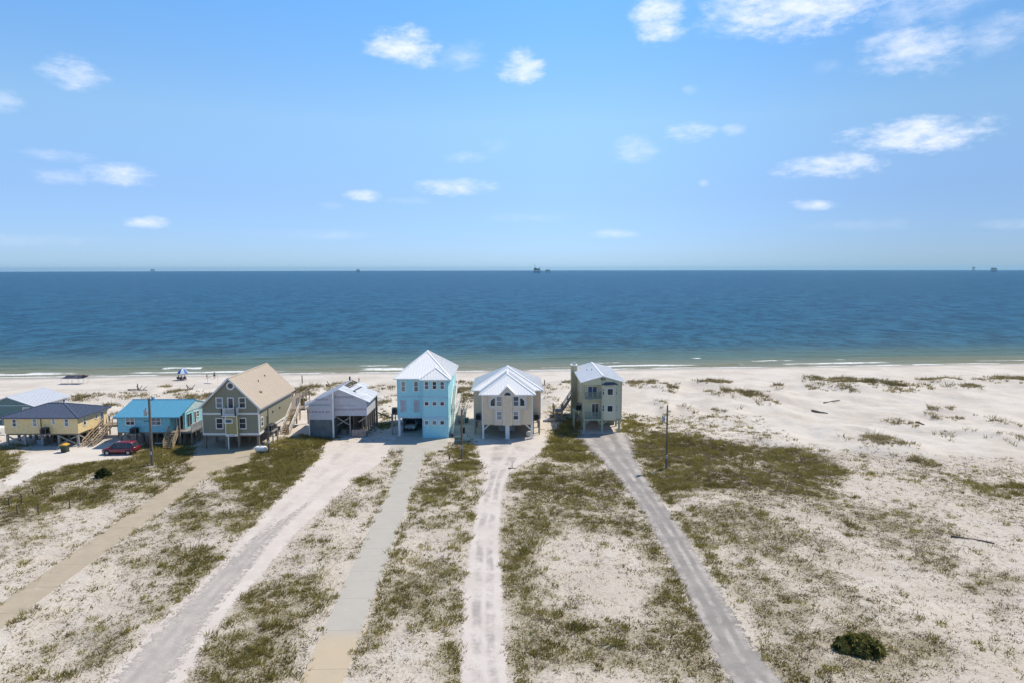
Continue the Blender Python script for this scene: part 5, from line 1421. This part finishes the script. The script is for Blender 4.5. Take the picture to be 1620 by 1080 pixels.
tr_ = build('trailer_frame', MB().beam((bx0-3.4, by0, .6), (bx0+3.3, by0, .6), .12, .12), m_grey, t)
for s in (-.9, .9): build('wheel', MB().lathe((bx0+1.2, by0+s, .33), [(.18, -.1), (.33, -.09), (.33, .09), (.18, .1)], 14, 'y'), m_black, t); build('trailer_rail', MB().beam((bx0-.5, by0+s*.7, .62), (bx0+3.2, by0+s*.7, .75), .1, .1), m_grey, t)
build('axle', MB().tube((bx0+1.2, by0-.9, .33), (bx0+1.2, by0+.9, .33), .05, n=8), m_grey, t)

# green wheeled cart with yellow lid by the yellow house, and bins elsewhere
x, y = U(103, 714.5); z = 0
t = thing('wheeled_bin', 'dark green wheeled bin with a yellow lid on the sand by the yellow house', 'bin', (x, y, z))
build('body', MB().add([(x-.34,y-.34,.08),(x+.34,y-.34,.08),(x+.34,y+.34,.08),(x-.34,y+.34,.08),(x-.42,y-.42,1.0),(x+.42,y-.42,1.0),(x+.42,y+.42,1.0),(x-.42,y+.42,1.0)], [(3,2,1,0),(4,5,6,7),(0,1,5,4),(1,2,6,5),(2,3,7,6),(3,0,4,7)]), mat('bin_green', (.03,.055,.045), rough=.5), t)
build('lid', MB().prism([(x-.5,y-.46,1.0),(x+.45,y-.46,1.0),(x+.45,y-.46,1.1),(x-.05,y-.46,1.24),(x-.5,y-.46,1.12)], (0, .94, 0)), mat('bin_yellow', (.62,.36,.05), rough=.5), t)
build('handle', MB().beam((x-.5, y-.2, 1.0), (x-1.15, y-.2, .35), .05, .05), m_grey, t)
for s in (-.3, .3): build('wheel', MB().lathe((x+s, y+.36, .13), [(.06, -.04), (.13, -.04), (.13, .04), (.06, .04)], 12, 'x'), m_black, t)
for px, py, lab, c in ((732,684,'small black bin on the sand between the pale blue and beige houses',(.02,.025,.03)),(738,668,'green bin under the corner of the beige house',(.10,.22,.19)),(715,690,'low brown tub on the sand by the pale blue house wall',(.20,.07,.06)),(836,690,'pale storage box beside the carport of the beige house',(.55,.52,.45)),(65,703,'blue-grey tub standing under the yellow house',(.20,.30,.38)),(480,712,'grey tub beside the grass of the half-built house',(.3,.3,.3))):
    if px == 480: continue
    x, y = U(px, py); w, h = (.35, .75) if px != 715 else (.2, .3)
    t = thing('yard_bin', lab, 'bin', (x, y, 0))
    z0 = .06 if px in (836, 738) else .01
    build('body', MB().add([(x-w*.85,y-w*.85,z0),(x+w*.85,y-w*.85,z0),(x+w*.85,y+w*.85,z0),(x-w*.85,y+w*.85,z0),(x-w,y-w,h),(x+w,y-w,h),(x+w,y+w,h),(x-w,y+w,h)], [(3,2,1,0),(4,5,6,7),(0,1,5,4),(1,2,6,5),(2,3,7,6),(3,0,4,7)]), mat('bin_'+str(px), c, rough=.5), t)
    build('lid', MB().prism([(x-w*1.06,y-w*1.06,h+.003),(x+w*1.06,y-w*1.06,h+.003),(x+w*1.06,y+w*1.06,h+.003),(x-w*1.06,y+w*1.06,h+.003)], (0, 0, .07)), mat('bin_'+str(px), c), t)

# ---- beach walkways
def boardwalk(label, pts, w, z, m, rails=True, rail_m=None, group='boardwalks to the beach'):
    x0, y0 = pts[0]
    t = thing('boardwalk', label, 'boardwalk', (x0, y0, 0), group)
    for (xa, ya), (xb, yb) in zip(pts[:-1], pts[1:]):
        a, c = Vector((xa, ya, z)), Vector((xb, yb, z)); d = c-a; n = int(d.length/.3); sd = Vector((-d.y, d.x, 0)).normalized()
        for i in range(n):
            p = a+d*((i+.5)/n); build('board', MB().beam(p-sd*w/2, p+sd*w/2, .28, .05), m, t)
        for s in (-1, 1):
            o_ = sd*s*(w/2-.08); build('joist', MB().beam(a+o_+Vector((0,0,-.12)), c+o_+Vector((0,0,-.12)), .08, .18), m, t)
            k_ = max(1, round(d.length/2.4))
            for i in range(k_+1):
                p = a+d*i/k_+sd*s*(w/2+.05); g = gz(p.x, p.y); build('post', MB().box(p.x-.07, p.x+.07, p.y-.07, p.y+.07, g-.3, z+(1.0 if rails else .1)), rail_m or m, t)
            if rails:
                o_ = sd*s*(w/2+.05)
                build('handrail', MB().beam(a+o_+Vector((0,0,1.0)), c+o_+Vector((0,0,1.0)), .1, .08), rail_m or m, t); build('middle_rail', MB().beam(a+o_+Vector((0,0,.5)), c+o_+Vector((0,0,.5)), .05, .1), rail_m or m, t)
    return t
q = P(462, 640, 112)
boardwalk('brown boardwalk running over the dune behind the olive green house', [(q[0]+.2, 112.2), (P(466, 625, 121)[0], 121), (P(481, 617, 127)[0], 127)], 1.8, 1.9, m_wood)
boardwalk('narrow plank walk with one pale post beside the pale blue house', [(-8.4, 108.2), (-8.6, 118.0)], 1.2, .9, m_greywood, True, mat('pale_rail', (.62,.60,.55)))
boardwalk('grey plank walk leading seaward behind the yellow house', [(-57.5, 104.8), (-59.5, 114)], 1.3, 1.2, m_greywood)

# ---- shades, umbrella and people by the water
def canopy(px0, px1, py_base, y_, z0, z1, depth, label):
    xa, xb = P(px0, 590, y_)[0], P(px1, 590, y_)[0]
    g = gz((xa+xb)/2, y_)
    t = thing('beach_canopy', label, 'canopy', ((xa+xb)/2, y_, g), 'canopies on the beach')
    m = mat('navy_canvas', (.045,.05,.075), rough=.85, var=.15)
    b = MB(); rows = []
    for i in range(5):
        u = i/4; sag = -.12*math.sin(u*math.pi)
        rows.append([(xa, y_+depth*u, z0+(z1-z0)*u+sag), ((xa+xb)/2, y_+depth*u, z0+(z1-z0)*u+sag-.06), (xb, y_+depth*u, z0+(z1-z0)*u+sag),
                     (xb, y_+depth*u, z0+(z1-z0)*u+sag-.03), ((xa+xb)/2, y_+depth*u, z0+(z1-z0)*u+sag-.09), (xa, y_+depth*u, z0+(z1-z0)*u+sag-.03)])
    build('sheet', lerp_loft(rows), m, t)
    for x, yy, zz in ((xa+.05, y_+.05, z0), (xb-.05, y_+.05, z0), (xa+.05, y_+depth-.05, z1), (xb-.05, y_+depth-.05, z1)):
        build('leg', MB().tube((x, yy, gz(x, yy)-.1), (x, yy, zz-.05), .025, n=6), m_grey, t)
    build('crossbar', MB().tube((xa, y_+.02, z0-.02), (xb, y_+.02, z0-.02), .025, n=6), m_grey, t)
yc_ = U(112, 607, -.6)[1]
zc0, zc1 = P(112, 598, yc_)[1], P(112, 592.5, yc_+2.4)[1]
canopy(95, 112.4, 607, yc_, zc0, zc1, 2.4, 'slanted navy canopy on thin legs, the seaward-view one nearer the yellow house end')
canopy(113.2, 130, 607, yc_, zc0, zc1, 2.4, 'slanted navy canopy on thin legs with a rust-red bundle at its edge')
bx_, bz_ = P(135, 594, yc_+1.6)
t = thing('folded_sunshade', 'rust-red folded sunshade leaning at the end of the navy canopies', 'sunshade', (bx_, yc_+1.6, gz(bx_, yc_+1.6)))
build('cloth', MB().beam((bx_-.55, yc_+1.6, zc0+.5), (bx_+.45, yc_+1.6, zc0+.25), .5, .35), mat('rust_cloth', (.16,.09,.085)), t)
for s in (-.4, .35): build('leg', MB().tube((bx_+s, yc_+1.6, gz(bx_, yc_+1.6)-.1), (bx_+s, yc_+1.6, zc0+.3), .025, n=6), m_grey, t)

def person(label, x, y, z, pose, shirt, shorts, skin=(.36,.22,.15), hair=(.03,.02,.015), face=0.0, child=1.0):
    t = thing('person', label, 'person', (0, 0, 0), None)
    sm = mat('skin_%.2f' % skin[0], skin, rough=.6, var=.06)
    if pose == 'sit':                     # low beach chair, seat at .28
        J = {'pel': (0,0,.36), 'wai': (0,-.04,.56), 'che': (0,-.08,.78), 'nek': (0,-.09,.96), 'hed': (0,-.06,1.06), 'top': (0,-.06,1.20)}
        for s, n in ((-1,'l'), (1,'r')):
            J.update({'sh'+n: (s*.18,-.08,.90), 'el'+n: (s*.26,.04,.64), 'wr'+n: (s*.22,.26,.56), 'ha'+n: (s*.20,.36,.55), 'hi'+n: (s*.10,.02,.36), 'kn'+n: (s*.13,.44,.48), 'an'+n: (s*.13,.68,.10), 'to'+n: (s*.14,.86,.06)})
    else:
        J = {'pel': (0,0,.93), 'wai': (0,0,1.10), 'che': (0,0,1.30), 'nek': (0,0,1.48), 'hed': (0,.01,1.58), 'top': (0,.01,1.74)}
        for s, n in ((-1,'l'), (1,'r')):
            J.update({'sh'+n: (s*.19,0,1.42), 'el'+n: (s*.25,-.03,1.13), 'wr'+n: (s*.26,.06,.89), 'ha'+n: (s*.26,.09,.79), 'hi'+n: (s*.10,0,.90), 'kn'+n: (s*.11,.03*s,.49), 'an'+n: (s*.12,-.02,.09), 'to'+n: (s*.13,.14,.04)})
    rad = {'pel': .15, 'wai': .135, 'che': .16, 'nek': .06, 'hed': .10, 'top': .075}
    for n in 'lr': rad.update({'sh'+n: .07, 'el'+n: .047, 'wr'+n: .034, 'ha'+n: .035, 'hi'+n: .10, 'kn'+n: .065, 'an'+n: .045, 'to'+n: .04})
    E = [('pel','wai'),('wai','che'),('che','nek'),('nek','hed'),('hed','top')]
    for n in 'lr': E += [('che','sh'+n),('sh'+n,'el'+n),('el'+n,'wr'+n),('wr'+n,'ha'+n),('pel','hi'+n),('hi'+n,'kn'+n),('kn'+n,'an'+n),('an'+n,'to'+n)]
    def skinmesh(name, joints, edges, grow, m):
        me = bpy.data.meshes.new(name); ix = {j: i for i, j in enumerate(joints)}
        me.from_pydata([J[j] for j in joints], [(ix[a], ix[c]) for a, c in edges if a in ix and c in ix], [])
        o = bpy.data.objects.new(name, me); C.objects.link(o)
        md = o.modifiers.new('skin', 'SKIN'); 
        for j in joints:
            sv = me.skin_vertices[0].data[ix[j]]; r_ = rad[j]*grow; sv.radius = (r_, r_*(.8 if j in ('che', 'wai', 'pel') else 1))
            sv.use_root = j == joints[0]
        sd = o.modifiers.new('smooth', 'SUBSURF'); sd.levels = 1; sd.render_levels = 1
        me.materials.append(m); o.parent = t; ORIGIN[o.name] = Vector((0,0,0))
        return o
    skinmesh('body', list(J), E, 1.0, sm)
    skinmesh('shirt', ['wai','che','shl','shr'], [('wai','che'),('che','shl'),('che','shr')], 1.14, mat('cloth_%02d%02d%02d' % tuple(int(c*99) for c in shirt), shirt))
    kk = {}
    skinmesh('shorts', ['pel','hil','hir'], [('pel','hil'),('pel','hir')], 1.16, mat('cloth_%02d%02d%02d' % tuple(int(c*99) for c in shorts), shorts))
    hx, hy, hz = J['hed']; tx, ty, tz = J['top']
    b = MB().lathe((tx, ty-.02, hz-.03), [(.085, -.02), (.112, .05), (.115, .12), (.09, .19), (.04, .22)], 12); build('hair', b, mat('hair_dark', hair, rough=.7), t, smooth=True)
    f = MB()
    for s in (-1, 1): f.box(s*.035-.012, s*.035+.012, hy+.085, hy+.10, hz+.045, hz+.06)
    build('eyes', f, m_dark, t)['kind'] = 'stuff'
    build('nose', MB().prism([(-.012, hy+.085, hz+.0), (.012, hy+.085, hz+.0), (0, hy+.09, hz+.05)], (0, .03, 0)), sm, t)
    for s in (-1, 1):
        for n, hand in (('l', -1), ('r', 1)):
            if hand != s: continue
            h = Vector(J['ha'+n]); d = (h-Vector(J['wr'+n])).normalized()
            side = d.cross(Vector((0,0,1)) if abs(d.z) < .9 else Vector((0,1,0))).normalized()
            for k_ in range(4):
                p = h+side*(k_-1.5)*.018; build('finger', MB().tube(p, p+d*(.075-.008*abs(k_-1.5))+Vector((0,0,-.012)), .010, .007, 6), sm, t)
            p = h-d*.03-side*.03; build('thumb', MB().tube(p, p+d*.045-side*.02, .011, .008, 6), sm, t)
    t.location = (x, y, z); t.rotation_euler = (0, 0, face); t.scale = (child,)*3
    return t
def beach_chair(x, y, z, face, label, col):
    t = thing('beach_chair', label, 'chair', (0, 0, 0), 'low chairs under the beach umbrella')
    m = mat('chair_cloth_%d' % int(col[0]*100), col)
    build('seat', MB().prism([(-.27,-.22,.22),(.27,-.22,.22),(.27,.26,.27),(-.27,.26,.27)], (0, 0, .03)), m, t)
    build('backrest', MB().prism([(-.27,-.22,.24),(.27,-.22,.24),(.27,-.46,.86),(-.27,-.46,.86)], (0, -.03, .01)), m, t)
    for s in (-1, 1):
        build('leg', MB().tube((s*.28,-.3,0), (s*.28,.25,.25), .014, n=6), m_grey, t); build('leg', MB().tube((s*.28,.24,0), (s*.28,-.22,.25), .014, n=6), m_grey, t)
        build('armrest', MB().beam((s*.30,-.32,.48), (s*.30,.2,.46), .05, .03), m_grey, t)
    t.location = (x, y, z); t.rotation_euler = (0, 0, face)
ux_, uy_ = U(288, 600.5, -.75)
ug = gz(ux_, uy_)
cols = [((.05,.06,.08), (.03,.03,.05)), ((.12,.05,.05), (.04,.04,.06)), ((.62,.62,.62), (.05,.06,.12))]
desc = ['person in dark clothes sitting under the umbrella beside a dark red top', 'person in a dark red top sitting between two others under the umbrella', 'person in a white top sitting under the blue and white umbrella']
clab = ['low grey chair holding the person in dark clothes', 'low maroon chair holding the person in the dark red top', 'low navy chair holding the person in the white top']
ccol = [(.10,.10,.11), (.14,.04,.05), (.03,.05,.12)]
for i, px in enumerate((282.5, 288, 292.5)):
    x, y = P(px, 600, uy_)[0], uy_+(.1, -.2, .15)[i]; z = gz(x, y)
    beach_chair(x, y, z, .15*(i-1), clab[i], ccol[i]); person(desc[i], x, y, z-.02, 'sit', *cols[i], face=.15*(i-1))
t = thing('beach_umbrella', 'blue and white panelled umbrella over three people sitting on the beach', 'umbrella', (ux_, uy_+.5, ug))
ztop = P(289, 581, uy_+.5)[1]; zrim = P(289, 589.5, uy_+.5)[1]; ru = 1.3
build('pole', MB().tube((ux_, uy_+.5, ug-.3), (ux_, uy_+.5, ztop), .025, n=8), m_grey, t)
ub, uw = mat('umbrella_blue', (.06,.17,.45), rough=.7), mat('umbrella_white', (.70,.72,.78), rough=.7)
for i in range(8):
    a0, a1 = i*math.pi/4, (i+1)*math.pi/4
    r2 = ru*.55; z2 = zrim+(ztop-zrim)*.62
    def pt(a, r_, z_): return (ux_+r_*math.cos(a), uy_+.5+r_*math.sin(a), z_)
    b = MB().prism([pt(a0, .02, ztop), pt(a0, r2, z2), pt(a1, r2, z2), pt(a1, .02, ztop)], (0, 0, -.015)); b.prism([pt(a0, r2, z2), pt(a0, ru, zrim), pt(a1, ru, zrim), pt(a1, r2, z2)], (0, 0, -.015))
    build('panel', b, ub if i % 2 else uw, t)
build('tip', MB().tube((ux_, uy_+.5, ztop), (ux_, uy_+.5, ztop+.15), .02, .01, 6), m_grey, t)
# one more wind shade with people at the water's edge
sx, sy = U(337, 605.5, -.7); sg = gz(sx, sy)
t = thing('wind_shade', 'pale grey wind shade on one leaning pole over an oval shadow', 'sunshade', (sx, sy, sg))
rows = []
for i in range(7):
    u = i/6; rows.append([(sx-1.3+2.4*u, sy+dy, sg+1.1+1.0*math.sin(u*1.5)+dz) for dy, dz in ((-.6, 0), (.6, 0), (.6, -.02), (-.6, -.02))])
build('cloth', lerp_loft(rows), mat('grey_cloth', (.36,.37,.38)), t)
build('pole', MB().tube((sx-1.2, sy, sg-.2), (sx-1.2, sy, sg+1.15), .03, n=6), m_grey, t); build('arch_pole', MB().tube((sx+1.1, sy, sg-.2), (sx+1.1, sy, sg+2.1), .03, n=6), m_grey, t)
for px, py, lab, sh, ch in ((339.5,599.5,'person in dark swimwear standing at the water beside the wind shade',(.04,.04,.06),1.0),(327.5,598.5,'small child in dark clothes at the waterline near the wind shade',(.05,.06,.09),.62)):
    x, y = U(px, py, SEA+.1); person(lab, x, y, gz(x, y)+.0, 'stand', sh, (.03,.03,.05), face=random.uniform(0, 6), child=ch)

# ---- driftwood
def driftwood(label, pa, pb, r, branches=0, lift=.0):
    a = Vector((*U(*pa), 0)); c = Vector((*U(*pb), 0)); a.z = gz(a.x, a.y)+r*.5+lift; c.z = gz(c.x, c.y)+r*.5+lift
    t = thing('driftwood', label, 'driftwood', tuple((a+c)/2), 'driftwood lying on the sand')
    rr = random.Random(int(pa[0])); m = mat('driftwood_grey', (.15,.125,.105), var=.3, scale=4)
    pts = [a.lerp(c, i/5)+Vector((rr.uniform(-.1,.1), rr.uniform(-.15,.15), rr.uniform(-.02,.08))) for i in range(6)]
    b = MB()
    rows = []
    d = (c-a).normalized(); s = d.cross(Vector((0,0,1))).normalized()
    for i, p in enumerate(pts):
        q = r*(1-.1*i)*rr.uniform(.85, 1.1); rows.append([p+s*q*math.cos(k*math.pi/4)+Vector((0,0,1))*q*math.sin(k*math.pi/4) for k in range(8)])
    build('trunk', lerp_loft(rows), m, t)
    for i in range(branches):
        p = pts[rr.randrange(1, 5)]; q = p+d*rr.uniform(-.8,.8)+s*rr.uniform(-.8,.8)+Vector((0,0,rr.uniform(.3,1.1))); build('branch', MB().tube(p, q, r*.5, r*.2, 6), m, t)
driftwood('curved grey log on open sand, the shoreward of a pair', (1304,639), (1328,632), .16)
driftwood('dark log flat on open sand, the landward of a pair', (1284,648), (1309,652), .18)
driftwood('tangled driftwood with an upright snag behind the sky-blue cottage', (203,615), (232,619), .16, 4)
driftwood('bleached forked root at the dune foot behind the sky-blue cottage', (292,618), (306,613), .2, 5)
driftwood('long dark log form standing in for a grassy ridge and its shadow across old wheel tracks', (1506,848), (1572,857), .13, 0, -.06)  # log form added in place of a dark ridge of plants and shadow
driftwood('small dark snag on the dune crest behind the half-built house', (516,611), (522,609), .25, 1)
driftwood('thin branch lying across the head of the sandy drive', (804,741), (815,740), .07, 2)
driftwood('half-buried plank shape in sparse dune grass', (1452,671), (1462,674), .2)

# ---- shrubs
def leaf_mat(name, ca, cb, trans=.3):
    t = NT(name)
    c = t.mix(t.attr('tint'), ca, cb)
    t.put(t.b.inputs['Base Color'], c); t.b.inputs['Roughness'].default_value = .75; t.b.inputs['Specular IOR Level'].default_value = .2
    tl = t.n('ShaderNodeBsdfTranslucent'); t.l(c, tl.inputs[0]); mx = t.n('ShaderNodeMixShader'); mx.inputs[0].default_value = trans
    t.l(t.b.outputs[0], mx.inputs[1]); t.l(tl.outputs[0], mx.inputs[2]); t.l(mx.outputs[0], t.out.inputs[0])
    return t.m
def tri_mesh(name, co, tint, m, parent=None, loc=(0,0,0), kind=None):
    n = len(co)//3
    me = bpy.data.meshes.new(name)
    me.vertices.add(len(co)); me.vertices.foreach_set('co', (np.asarray(co)-np.asarray(loc)).astype(np.float32).ravel())
    me.loops.add(len(co)); me.loops.foreach_set('vertex_index', np.arange(len(co), dtype=np.int32))
    me.polygons.add(n); me.polygons.foreach_set('loop_start', np.arange(0, len(co), 3, dtype=np.int32))
    me.update(calc_edges=True)
    a = me.attributes.new('tint', 'FLOAT', 'POINT'); a.data.foreach_set('value', np.asarray(tint, np.float32))
    me.materials.append(m)
    o = bpy.data.objects.new(name, me); C.objects.link(o)
    if parent: o.parent = parent
    else: o.location = loc
    if kind: o['kind'] = kind
    ORIGIN[o.name] = Vector(loc)
    return o
def shrub(px, py, wpx, h, label, nf, col, seed, fan=True):
    x, y = U(px, py); z = gz(x, y); w = wpx/FPX*y/2
    t = thing('shrub', label, 'shrub', (x, y, z)); r_ = np.random.default_rng(seed)
    co, ti = [], []; st = MB()
    for i in range(nf):
        a = r_.uniform(0, 2*math.pi); rr = math.sqrt(r_.uniform(0, 1))*.82
        bumpy = .80+.20*math.cos(a*2)+.14*math.sin(a*5+seed)+.08*math.sin(a*11+1)
        c = np.array([x+math.cos(a)*rr*w*bumpy, y+math.sin(a)*rr*w*.8*bumpy, z+h*(.06+.94*r_.uniform(.1, 1)*(1-.7*rr*rr))])
        if i % 6 == 0: st.tube((x+(c[0]-x)*.4, y+(c[1]-y)*.4, z-.1), tuple(c), .03, .012, 5)
        n = np.array([math.cos(a)*rr*.8+r_.normal(0,.35), math.sin(a)*rr*.8+r_.normal(0,.35), .75+r_.normal(0,.25)]); n /= np.linalg.norm(n)
        u = np.cross(n, [0,0,1.0]) if abs(n[2]) < .95 else np.array([1.0,0,0]); u /= np.linalg.norm(u); v = np.cross(n, u)
        L = r_.uniform(.30, .62)*(1 if fan else .6); tint = np.clip(r_.normal(.5, .35), 0, 1)
        k0 = r_.uniform(0, 6.28)
        for k in range(11 if fan else 9):
            b_ = k0+k/(11 if fan else 9)*(4.9 if fan else 6.28)
            dr = u*math.cos(b_)+v*math.sin(b_); tip = c+dr*L*r_.uniform(.8,1.1)-n*L*.35*r_.uniform(.2,1.2); sd = np.cross(n, dr)*L*(.13 if fan else .2)
            mid = c+dr*L*.45+n*.02
            co += [c, mid+sd, tip, c, tip, mid-sd]; ti += [tint]*6
    build('stem', st, m_wood, t)['kind'] = 'stuff'
    o = tri_mesh('foliage', np.array(co), np.array(ti), col, t, (x, y, z)); o['kind'] = 'stuff'
shrub(1356, 1030, 84, 1.0, 'dark green palmetto shrub alone on sparse sandy scrub', 330, leaf_mat('palmetto_leaf', (.06,.07,.016), (.26,.235,.065)), 4)
shrub(164, 754, 27, 1.1, 'compact dark evergreen shrub in the scrub beside the tan driveway', 420, leaf_mat('evergreen_leaf', (.028,.038,.012), (.10,.11,.032)), 9, False)

# ================================================================== grasses (uncountable: one object per kind of cover)
def scatter(D):
    lam = np.clip(D, 0, None)*GS*GS
    n = rng.poisson(lam); j, i = np.nonzero(n); rep = n[j, i]
    x = np.repeat(gx[i], rep)+rng.uniform(0, GS, rep.sum()); y = np.repeat(gy[j], rep)+rng.uniform(0, GS, rep.sum())
    vis = (np.abs(x) < y*.80+6)          # only what the lens could see, and a margin
    return x[vis], y[vis]
def blades(x, y, hgt, rad, width, nb, lean, tint0, tspread):
    n = len(x); z = ground_z(x, y)
    X, Y, Z = np.repeat(x, nb), np.repeat(y, nb), np.repeat(z, nb); H = np.repeat(hgt, nb)*rng.uniform(.55, 1.15, n*nb); Rd = np.repeat(rad, nb)
    a = rng.uniform(0, 2*np.pi, n*nb); r = Rd*np.sqrt(rng.uniform(0, 1, n*nb))
    bx_ = X+np.cos(a)*r; by_ = Y+np.sin(a)*r
    ln = lean*H*rng.uniform(.3, 1.3, n*nb); b2 = a+rng.normal(0, .7, n*nb)
    tx = bx_+np.cos(b2)*ln+H*.12; ty = by_+np.sin(b2)*ln; tz = Z+H
    w = np.repeat(width, nb)*rng.uniform(.6, 1.3, n*nb)/2; c = rng.uniform(0, np.pi, n*nb)
    v = np.empty((n*nb, 3, 3))
    v[:, 0] = np.stack([bx_-np.cos(c)*w, by_-np.sin(c)*w, Z-.03], -1); v[:, 1] = np.stack([bx_+np.cos(c)*w, by_+np.sin(c)*w, Z-.03], -1); v[:, 2] = np.stack([tx, ty, tz], -1)
    t = np.clip(np.repeat(np.clip(rng.normal(tint0, tspread, n), 0, 1), nb)+rng.normal(0, .08, n*nb), 0, 1)
    return v.reshape(-1, 3), np.repeat(t, 3)
def cover(name, D, m, hm, rm, wm, nb, lean, label_kind, t0=.5, ts=.25, patch_seed=50):
    x, y = scatter(D)
    sz = rng.lognormal(0, .35, len(x)); big = 1+np.clip((y-70)/80, 0, .8)
    tt = fbm(x, y, 5, 3, patch_seed)
    co, ti = blades(x, y, hm*sz*(.8+.25*big), rm*sz*big, wm*big, nb, lean, t0, ts)
    ti = np.clip(ti+np.repeat((tt-.5)*1.2, nb*3), 0, 1)
    o = tri_mesh(name, co, ti, m, kind='stuff'); o['label'] = label_kind
    print('COVER', name, len(x), len(co)//3)
    return o
cover('grass_clumps', DG*.16, leaf_mat('clump_blade', (.17,.148,.038), (.42,.365,.115), .45), .27, .30, .06, 46, .9, 'rounded green grass clumps on the sand', patch_seed=61)
cover('green_grass', DG*1.5, leaf_mat('green_blade', (.175,.145,.045), (.40,.335,.125), .42), .15, .17, .085, 9, 1.3, 'patchy olive green dune grass on the sand between the drives')
cover('dry_scrub', DB*3.4, leaf_mat('dry_blade', (.115,.085,.052), (.30,.235,.135), .3), .075, .11, .07, 6, 1.9, 'low dry brown scrub speckling the sand')
cover('sea_oats', DO, leaf_mat('oat_blade', (.17,.145,.06), (.42,.345,.18), .4), .38, .24, .075, 11, .9, 'taller tan and green sea oats on the dunes')

# ================================================================== platforms out at sea
def platform(px, py_deck_top, py_deck_bot, wpx, Yd, label, mast=None, legs=4, extra=None):
    z0 = SEA-(Yd**2+((px-810)/FPX*Yd)**2)/(2*6.371e6)-3
    x, zt = P(px, py_deck_top, Yd); zb = P(px, py_deck_bot, Yd)[1]; w = wpx/FPX*Yd
    t = thing('oil_platform', label, 'oil platform', (x, Yd, z0+3), 'oil platforms on the horizon')
    m = mat('rig_steel', (.07,.075,.085), var=.2, scale=.1)
    h = zt-zb; lv = 3 if wpx > 9 else 2
    for i in range(lv):
        z = zb+h*i/lv; f = (1, .92, .8)[i]
        bx('deck', t, m, x-w/2*f, x+w/2*f, Yd-w*.3, Yd+w*.3, z, z+h/lv*.55)
    for i, (a, c, hh) in enumerate(((-.35, -.05, 1.0), (.05, .38, .85))): bx('module', t, m, x+a*w, x+c*w, Yd-w*.22, Yd+w*.22, zb+h*.5, zb+h*hh)
    k_ = legs//2
    for i in range(k_):
        u = -.40+.80*i/max(1, k_-1)
        for s in (-.25, .25): build('leg', MB().tube((x+u*w, Yd+s*w, z0), (x+u*w, Yd+s*w, zb+.1), w*.035, n=8), m, t)
    for s in (-.25, .25): build('brace', MB().beam((x-.4*w, Yd+s*w, z0+3), (x-.05*w, Yd+s*w, zb), w*.03, w*.03), m, t); build('brace', MB().beam((x+.4*w, Yd+s*w, z0+3), (x+.05*w, Yd+s*w, zb), w*.03, w*.03), m, t)
    if mast: build('mast', MB().tube((x-w*.28, Yd, zt-.5), (x-w*.28, Yd, P(px, mast, Yd)[1]), w*.03, w*.012, 6), m, t)
    build('crane', MB().beam((x+w*.3, Yd, zt), (x+w*.55, Yd, zt+h*.35), w*.03, w*.03), m, t)
platform(849.5, 424.4, 429.2, 11.5, 4200, 'large dark oil platform with a tall mast on the horizon', 417.5, 8)
platform(866.5, 426.8, 429.2, 6.5, 4300, 'smaller low platform beside the large masted one on the horizon')
platform(1572.5, 424.0, 427.6, 7.5, 4700, 'blocky platform on open legs at the far end of the horizon, clear of the mast')
platform(1540.5, 422.6, 424.6, 3.6, 7200, 'tiny faint platform on the horizon near the blocky one')
platform(566.5, 426.6, 429.0, 5.2, 5200, 'small lone platform on the horizon toward the olive house side')
platform(241.5, 426.4, 428.0, 5.6, 8600, 'faint distant platform on the horizon beyond the canopies')

# ================================================================== sea air
def haze():
    m = bpy.data.materials.new('sea_air'); m.use_nodes = True
    nt = m.node_tree; nt.nodes.clear()
    out = nt.nodes.new('ShaderNodeOutputMaterial'); v = nt.nodes.new('ShaderNodeVolumePrincipled')
    v.inputs['Color'].default_value = (.38, .74, 1.0, 1); v.inputs['Density'].default_value = HAZE; v.inputs['Anisotropy'].default_value = .3
    nt.links.new(v.outputs[0], out.inputs['Volume'])
    o = build('haze', MB().box(-40000, 40000, -250, 28500, -190, 75), m); o['kind'] = 'stuff'
HAZE = 2.2e-5
haze()
